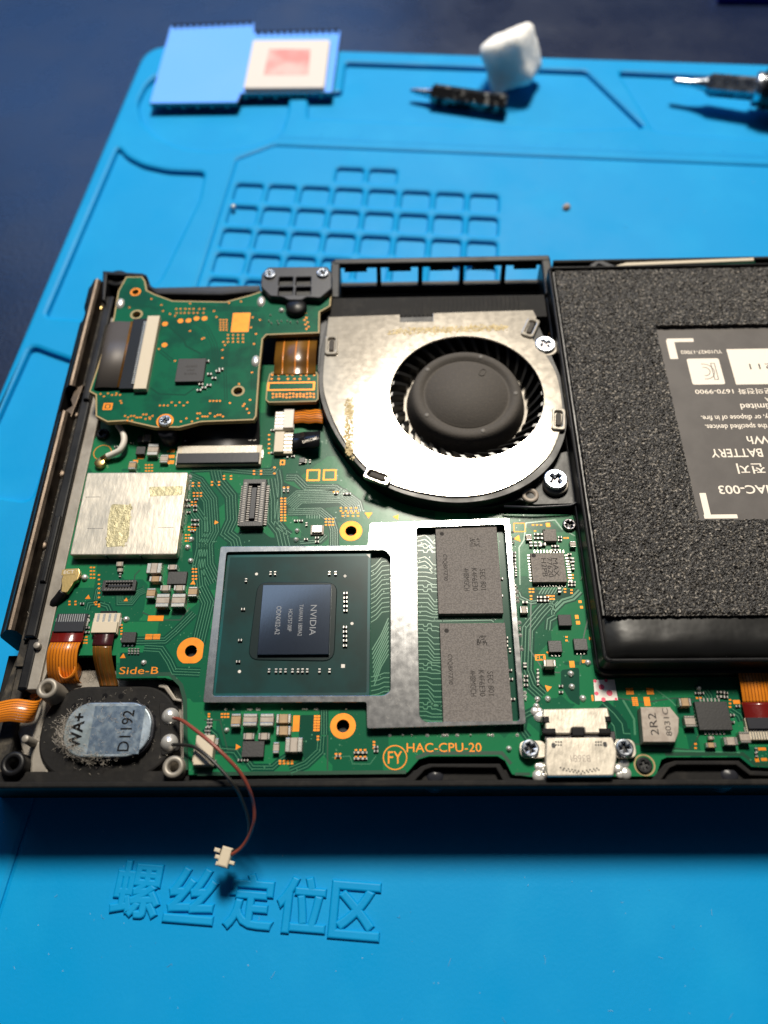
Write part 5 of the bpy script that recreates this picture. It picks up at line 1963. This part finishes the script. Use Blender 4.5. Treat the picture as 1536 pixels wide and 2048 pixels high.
vl = []
for x0, x1, y, n in ((250, 305, 832, 10), (255, 300, 838, 6), (395, 420, 830, 6), (430, 446, 830, 4), (320, 375, 808, 8), (420, 440, 805, 4), (208, 240, 790, 5), (362, 395, 840, 4)):
    for k in range(n):
        vl.append((x0 + (x1 - x0) * k / max(1, n - 1), y + random.choice((-3, 0, 3))))
vl += [(233, 787), (243, 806), (241, 802), (201, 788), (380, 662), (404, 678), (408, 676), (318, 698), (460, 806), (500, 800), (494, 818), (486, 812), (489, 808), (498, 826), (350, 722), (447, 684), (450, 690), (445, 700), (478, 768), (445, 716), (504, 745), (508, 688),
       (512, 668), (502, 655), (505, 635), (303, 598), (323, 610), (380, 607), (458, 606), (482, 603), (259, 615), (433, 634), (326, 622), (340, 628), (350, 632), (428, 622), (520, 640), (245, 610)]
for k in range(14):
    vl.append((352 + (k % 7) * 9 + random.uniform(-2, 2), 618 + (k // 7) * 8))
for r in range(5):
    for c in range(3):
        vl.append((441 + c * 6, 640 + r * 5))
for r in range(3):
    for c in range(4):
        vl.append((456 + c * 10, 670 + r * 7))
for k in range(9):
    vl.append((605 + (k % 2) * 5 + k, 622 + k * 4.5))
vias(vl)
for x, y in ((330, 648), (329, 690), (361, 642), (377, 641), (393, 637), (409, 637)):
    p = at(x, y, ZR)
    mb.prism(circ(p.xy, .55, 16), [], ZR, ZR2 + .012, 0)
cx, cy, w, h = rct(206, 806, 225, 820, ZR)
mb.prism(rrect(cx, cy, w, h, .1, 1), [rrect(cx, cy, w - .7, h - .7, .05, 1)], ZR, ZR2 + .012, 0)
mb.box(cx, cy, ZR, w * .35, h * .4, ZR2 + .012)
build(mb, 'gold_dot', 'gold', rd, kind='stuff')
tr = MB()
_at = at


def rbundle(px, n, pitch=.4, w=.14):
    P = [Vector(p) for p in pts(px, ZR)]
    for k in range(n):
        o = (k - (n - 1) / 2) * pitch
        out = []
        for i in range(len(P)):
            d = (P[min(i + 1, len(P) - 1)] - P[max(i - 1, 0)]).normalized()
            out.append(P[i] + Vector((-d.y, d.x)) * o)
        tr.trace(out, w, ZR2 + .003)


rbundle([(335, 650), (368, 680), (372, 692), (402, 708)], 1, .4, .3)
rbundle([(318, 700), (345, 722)], 2, .5, .2)
rbundle([(385, 640), (412, 655), (428, 688), (432, 720)], 3, .5)
rbundle([(300, 775), (318, 788), (370, 790), (392, 775)], 1, .4, .25)
rbundle([(385, 610), (430, 618), (520, 618)], 4, .32)
rbundle([(508, 620), (506, 700), (508, 780)], 3, .4)
rbundle([(245, 612), (300, 614), (330, 618)], 2, .4)
rbundle([(540, 655), (620, 653)], 5, .35)
rbundle([(430, 716), (438, 740), (432, 770)], 2, .5)
rbundle([(455, 690), (450, 740), (452, 800)], 2, .4)
build(tr, 'copper_trace', 'pcb_dark', rd, kind='stuff')
o, _ = None, None
cx, cy, w, h = rct(353, 717, 409, 763, ZR + .7)
rc = build(MB().box(cx, cy, ZR, w, h, ZR + .7, .06), 'controller_chip', 'chip_dark', rd)
for i, (t, tw) in enumerate((('GCBRG', 2.0), ('HAC', 1.3), ('B1802', 2.2))):
    lettering(t, cx + .1, cy + .8 - i * .85, tw, .45, ZR + .708, .0, 'chip_mark', rc)
tp = MB()
for x, y in ((414, 722), (419, 748), (436, 742), (402, 768), (418, 770), (398, 780), (428, 756), (408, 775), (442, 738)):
    p = at(x, y, ZR + .3)
    tp.box(p.x, p.y, ZR, .75, .42, ZR + .35, .04, 0)
    for s in (-1, 1):
        tp.box(p.x + s * .3, p.y, ZR, .24, .46, ZR + .38, .04, 1)
for x, y in ((540, 628), (542, 644), (554, 640), (556, 645), (562, 640), (574, 640), (580, 642), (594, 642), (537, 640)):
    p = at(x, y, ZR + .3)
    tp.lathe([(.3, 0), (.25, .25), (.001, .35)], 10, p.xy, 1)
    for t in range(len(tp.v) - 30, len(tp.v)):
        v = tp.v[t]
        tp.v[t] = (v[0], v[1], v[2] + ZR)
build(tp, 'tiny_component', ['chip_black', 'term'], rd, kind='stuff')
for x, y, r in ((240, 606, .8), (522, 602, .8), (511, 721, .8), (563, 620, .55)):
    p = at(x, y, ZR + .2)
    mb = MB().lathe([(r, 0), (r * .9, .2), (r * .5, .45), (.001, .5)], 14, p.xy)
    mb.v = [(x_, p.y + (y_ - p.y) * (1.7 if r > .7 else 1), z_ + ZR) for x_, y_, z_ in mb.v]
    build(mb, 'solder_joint', 'solder', rd)
# flat-cable socket
q = pts([(293, 632), (318, 632), (290, 778), (260, 779)], ZR + 1.0)
cx = sum(p[0] for p in q) / 4
cy = (q[0][1] + q[2][1]) / 2
hh = q[0][1] - q[2][1]
so = build(MB().box(cx + .3, cy, ZR, 2.3, hh, ZR + 1.1, .1), 'ribbon_socket', 'cream', rd)
build(MB().box(cx - 2.2, cy, ZR, 2.8, hh * .96, ZR + .75, .08), 'latch', 'black_gloss', so)
mb = MB()
for k in range(32):
    y = cy + hh * .86 * ((k + .5) / 32 - .5)
    mb.box(cx - .9, y, ZR + .3, 1.0, .22, ZR + .95)
build(mb, 'contact', 'tin', so, kind='stuff')
fw_ = hh * .90
path = smooth_line([(cx - 3.4, cy, ZR + .5), (cx - 4.6, cy - .1, ZR + .55), (cx - 6.4, cy - .1, ZR + .7), (cx - 7.8, cy - .1, ZR + .45), (cx - 8.7, cy - .1, ZR - .6), (cx - 9.0, cy - .1, ZR - 2.2), (cx - 9.0, cy - .1, ZR - 4.5)], 5)
gr = thing('grey_ribbon', 'wide grey ribbon cable bending over the edge of the card board', 'ribbon cable', tuple(path[0]))
build(MB().strip(path, fw_, (0, 1, 0), .14), 'film', 'flex_grey', gr)
build(MB().strip([p + Vector((0, 0, .1)) for p in path[:4]], fw_ * 1.0, (0, 1, 0), .05), 'gold_edge', 'flex_brown', gr)
screw(329, 840, ZR + .02, 1.15, 'steel', rd, rot=.3, h=.6)
build(MB().prism(circ(at(330, 842, ZR).xy, 1.5, 26), [], ZR, ZR2 + .012, 0), 'screw_land', 'gold', rd)
p = at(335, 866, 2)
build(MB().lathe([(1.6, 0.05), (1.5, 3.05), (.001, 3.05)], 20, p.xy), 'support_post', 'slate', rd)
cs = MB()
cs.box(*rct(250, 600, 500, 800, 3)[:2], .1, rct(250, 600, 500, 800, 3)[2] * .95, rct(250, 600, 500, 800, 3)[3] * .9, 3.05)
build(cs, 'card_slot', 'dark_steel', rd)

# ---- bracket over the headphone socket
bk = thing('jack_bracket', 'black plastic bracket with four recesses and two silver screws', 'bracket', tuple(at(590, 565, 3).xy) + (-3.9,))
bo = rounded(pts([(523, 548), (536, 534), (655, 533), (664, 548), (664, 576), (640, 596), (612, 594), (604, 600), (576, 600), (566, 594), (540, 592), (521, 573)], 5.4), .4, 3)
bh = []
for x0, y0, x1, y1 in ((558, 554, 585, 570), (592, 554, 621, 570), (557, 574, 585, 590), (592, 574, 621, 590)):
    cx, cy, w, h = rct(x0, y0, x1, y1, 5.4)
    bh.append(rrect(cx, cy, w, h, .15, 2))
build(MB().prism(bo, bh, 3.9, 5.4, .2), 'plate', 'slate', bk)
build(MB().prism(inset(bo, .15), [], -3.9, 4.6, .0), 'body', 'black', bk)
p = at(592, 612, 5.0)
build(MB().lathe([(2.0, 4.02), (2.0, 4.8), (1.6, 5.2), (.001, 5.3)], 24, p.xy), 'socket_nose', 'black', bk)
screw(539, 546, 5.4, 1.15, 'steel', bk, rot=.2, h=.5)
screw(645, 544, 5.4, 1.15, 'steel', bk, rot=.6, h=.5)

# ---- small connector board with its brown ribbon
ZK = 2.4
cbd = thing('connector_board', 'little green connector board with gold outline between card board and fan', 'circuit board', tuple(at(585, 775, 0).xy) + (.1,))
q = pts([(539, 748), (545, 744), (634, 744), (637, 750), (637, 798), (632, 803), (537, 805), (531, 800), (533, 770)], ZK)
build(MB().prism(q, [], ZK - .8, ZK - .002, 0), 'core', 'pcb_edge', cbd)
build(MB().prism(inset(q, .22), [], ZK - .1, ZK + .012, 0), 'solder_mask', 'pcb_reader', cbd)
cx, cy, w, h = rct(535, 764, 630, 781, ZK)
build(MB().prism(rrect(cx, cy, w, h, .05, 1), [rrect(cx, cy, w - .7, h - .6, .05, 1)], ZK, ZK + .03, 0), 'gold_outline', 'gold', cbd)
mb = MB()
for k in range(26):
    x, y = 546 + (k % 13) * 6.8, 788 + (k // 13) * 6 + random.uniform(-1, 1)
    p = at(x, y, ZK)
    mb.prism(circ(p.xy, .22, 10), [circ(p.xy, .1, 8)], ZK, ZK + .03, 0)
for k in range(13):
    p = at(545 + (k % 7) * 14 + random.uniform(-3, 3), 750 + (k // 7) * 8, ZK)
    mb.prism(circ(p.xy, .22, 10), [circ(p.xy, .1, 8)], ZK, ZK + .03, 0)
build(mb, 'gold_dot', 'gold', cbd, kind='stuff')
build(MB().box(cx, cy, .0, w * .8, h * 1.2, ZK - .8), 'plug_body', 'black', cbd)
xm = at(591, 710, 3).x
y0, y1 = at(591, 747, ZK).y, at(591, 664, 3).y
path = smooth_line([(xm, y0 - .3, ZK + .07), (xm, y0 + 1.2, ZK + .2), (xm, y0 + 3.5, ZK + .7), (xm, y1 - .5, 2.6), (xm, y1 + 3, 2.4)], 4)
ribbon('amber_ribbon', 'translucent brown ribbon cable tucked under the notched corner of the card board', path, 7.6, (1, 0, 0), [(0, 1, 'flex_brown')], 3, 'flex_orange', lw=.25)

# ================================================================ speaker
ZP = .6
spk = thing('speaker', 'oval speaker with dusty metal plate inked WA+, red and black wires', 'speaker', tuple(at(215, 1465, -2.5).xy) + (-2.6,))
scx, scy, sw, shh = rct(80, 1372, 352, 1556, -1.0)
build(MB().prism(rrect(scx, scy, sw, shh, shh * .44, 10), [], -2.6, -1.0, .35), 'flange', 'black_matte', spk)
pcx, pcy, pw, ph = rct(128, 1405, 301, 1514, ZP)
build(MB().prism(rrect(pcx, pcy, pw + .55, ph + .55, (ph + .55) * .46, 10), [], -1.4, ZP - .5, .2), 'magnet_body', 'slate', spk)
pl = build(MB().prism(rrect(pcx, pcy, pw, ph, ph * .45, 10), [], ZP - .9, ZP, .15), 'plate', 'plate_metal', spk)
tcx, tcy, tw, tth = rct(182, 1412, 284, 1508, ZP)
build(MB().box(tcx, tcy, ZP - .05, tw, tth, ZP + .01), 'cleaner_patch', 'plate_blue', pl)
p = at(152, 1462, ZP)
lettering('WA+', p.x + .1, p.y, 5.2, 1.8, ZP + .02, -R90, 'ink', pl, bold=.03)
p = at(252, 1461, ZP)
lettering('D1192', p.x, p.y, 5.9, 1.7, ZP + .02, -R90, 'ink', pl, bold=.008)
for k in range(16):
    a = -2.6 + k * .33
    for s in (0,):
        x = scx - .5 + (pw / 2 + .9) * math.cos(a) * 1.02
        y = scy + (ph / 2 + 1.3) * math.sin(a)
        build(MB().prism(circ((x, y), .42, 12), [], -1.2, -.985, 0), 'vent_hole', 'ink', spk)
build(MB().prism(rounded(pts([(318, 1405), (356, 1412), (360, 1500), (322, 1512)], -.8), .5, 3), [], -1.2, -.8, .1), 'terminal_board', 'black_matte', spk)
for x, y in ((338, 1430), (336, 1483)):
    p = at(x, y, -.1)
    build(MB().lathe([(1.3, -.9), (1.2, -.6), (.85, -.15), (.4, .12), (.001, .18)], 18, p.xy), 'solder_joint', 'solder', spk)
wr = [at(347, 1436, .4), at(362, 1440, 2.2), at(384, 1455, 3.8), at(418, 1482, 4.8), at(450, 1512, 4.6), at(480, 1545, 3.4), at(498, 1578, 1.8), at(507, 1610, -.6), at(508, 1642, -2.2), at(498, 1672, -4.2), at(482, 1696, -5.6), at(463, 1709, -6.3)]
wb = [at(345, 1489, .2), at(366, 1490, 1.4), at(388, 1494, 2.4), at(412, 1510, 3.0), at(440, 1537, 3.0), at(468, 1570, 2.4), at(484, 1600, .4), at(497, 1640, -2.2), at(496, 1672, -4.4), at(482, 1694, -5.8), at(464, 1704, -6.3)]
build(MB().tube(smooth_line(wr, 6), .26, 8), 'red_wire', 'wire_red', spk)
build(MB().tube(smooth_line(wb, 6), .24, 8), 'black_wire', 'wire_black', spk)
p = at(450, 1714, -6.5)
mb = MB()
mb.box(p.x, p.y, -7.8, 1.6, 2.7, -6.2, .25, 0, -.25)
for k in (-1, 0, 1):
    mb.box(p.x - 1.0 - k * .2, p.y + k * .9, -7.5, .9, .55, -6.4, .12, 0, -.25)
    if k:
        mb.box(p.x + 1.0, p.y + k * .75, -7.4, .8, .5, -6.5, .12, 0, -.25)
build(mb, 'wire_plug', 'cream', spk)
# lint
mb = MB()
random.seed(5)
for k in range(800):
    a = random.uniform(0, 2 * math.pi)
    if random.random() < .75:
        a = random.gauss(3.6, .7)
        rr = random.gauss(1.0, .10)
        x = pcx + (pw / 2 + .3) * math.cos(a) * rr
        y = pcy + (ph / 2 + .3) * math.sin(a) * rr
        z = ZP + random.uniform(-1.0, .2) if rr > .97 else ZP + .05
    else:
        rr = random.uniform(.2, 1.6)
        x = pcx + (pw / 2) * math.cos(a) * rr
        y = pcy + (ph / 2) * math.sin(a) * rr
        z = ZP + .04 if rr < .95 else -.9
    d = Vector((random.gauss(0, 1), random.gauss(0, 1), random.gauss(0, .3))).normalized() * random.uniform(.2, .75)
    q = Vector((x, y, z))
    e = Vector((random.gauss(0, .2), random.gauss(0, .2), random.uniform(0, .25)))
    mb.tube([q, q + d * .5 + e, q + d], random.uniform(.010, .018), 3, 0, False)
build(mb, 'lint', 'lint', spk, kind='stuff')
# lint caught elsewhere in the shell
mb = MB()
for k in range(700):
    r = random.random()
    if r < .5:
        x, y, z = random.gauss(-58.5, .35), random.uniform(45, 90), -1.05
    elif r < .75:
        p = at(random.gauss(185, 10), random.gauss(1352, 6), -2.5)
        x, y, z = p.x, p.y, -2.55
    else:
        p = at(random.gauss(70, 18), random.gauss(1440, 50), -2.4)
        x, y, z = p.x, p.y, -2.5
    d = Vector((random.gauss(0, 1), random.gauss(0, 1), random.gauss(0, .3))).normalized() * random.uniform(.1, .55)
    q = Vector((x, y, z))
    mb.tube([q, q + d * .5 + Vector((0, 0, random.uniform(0, .15))), q + d], random.uniform(.010, .018), 3, 0, False)
build(mb, 'lint', 'lint', chs, kind='stuff')
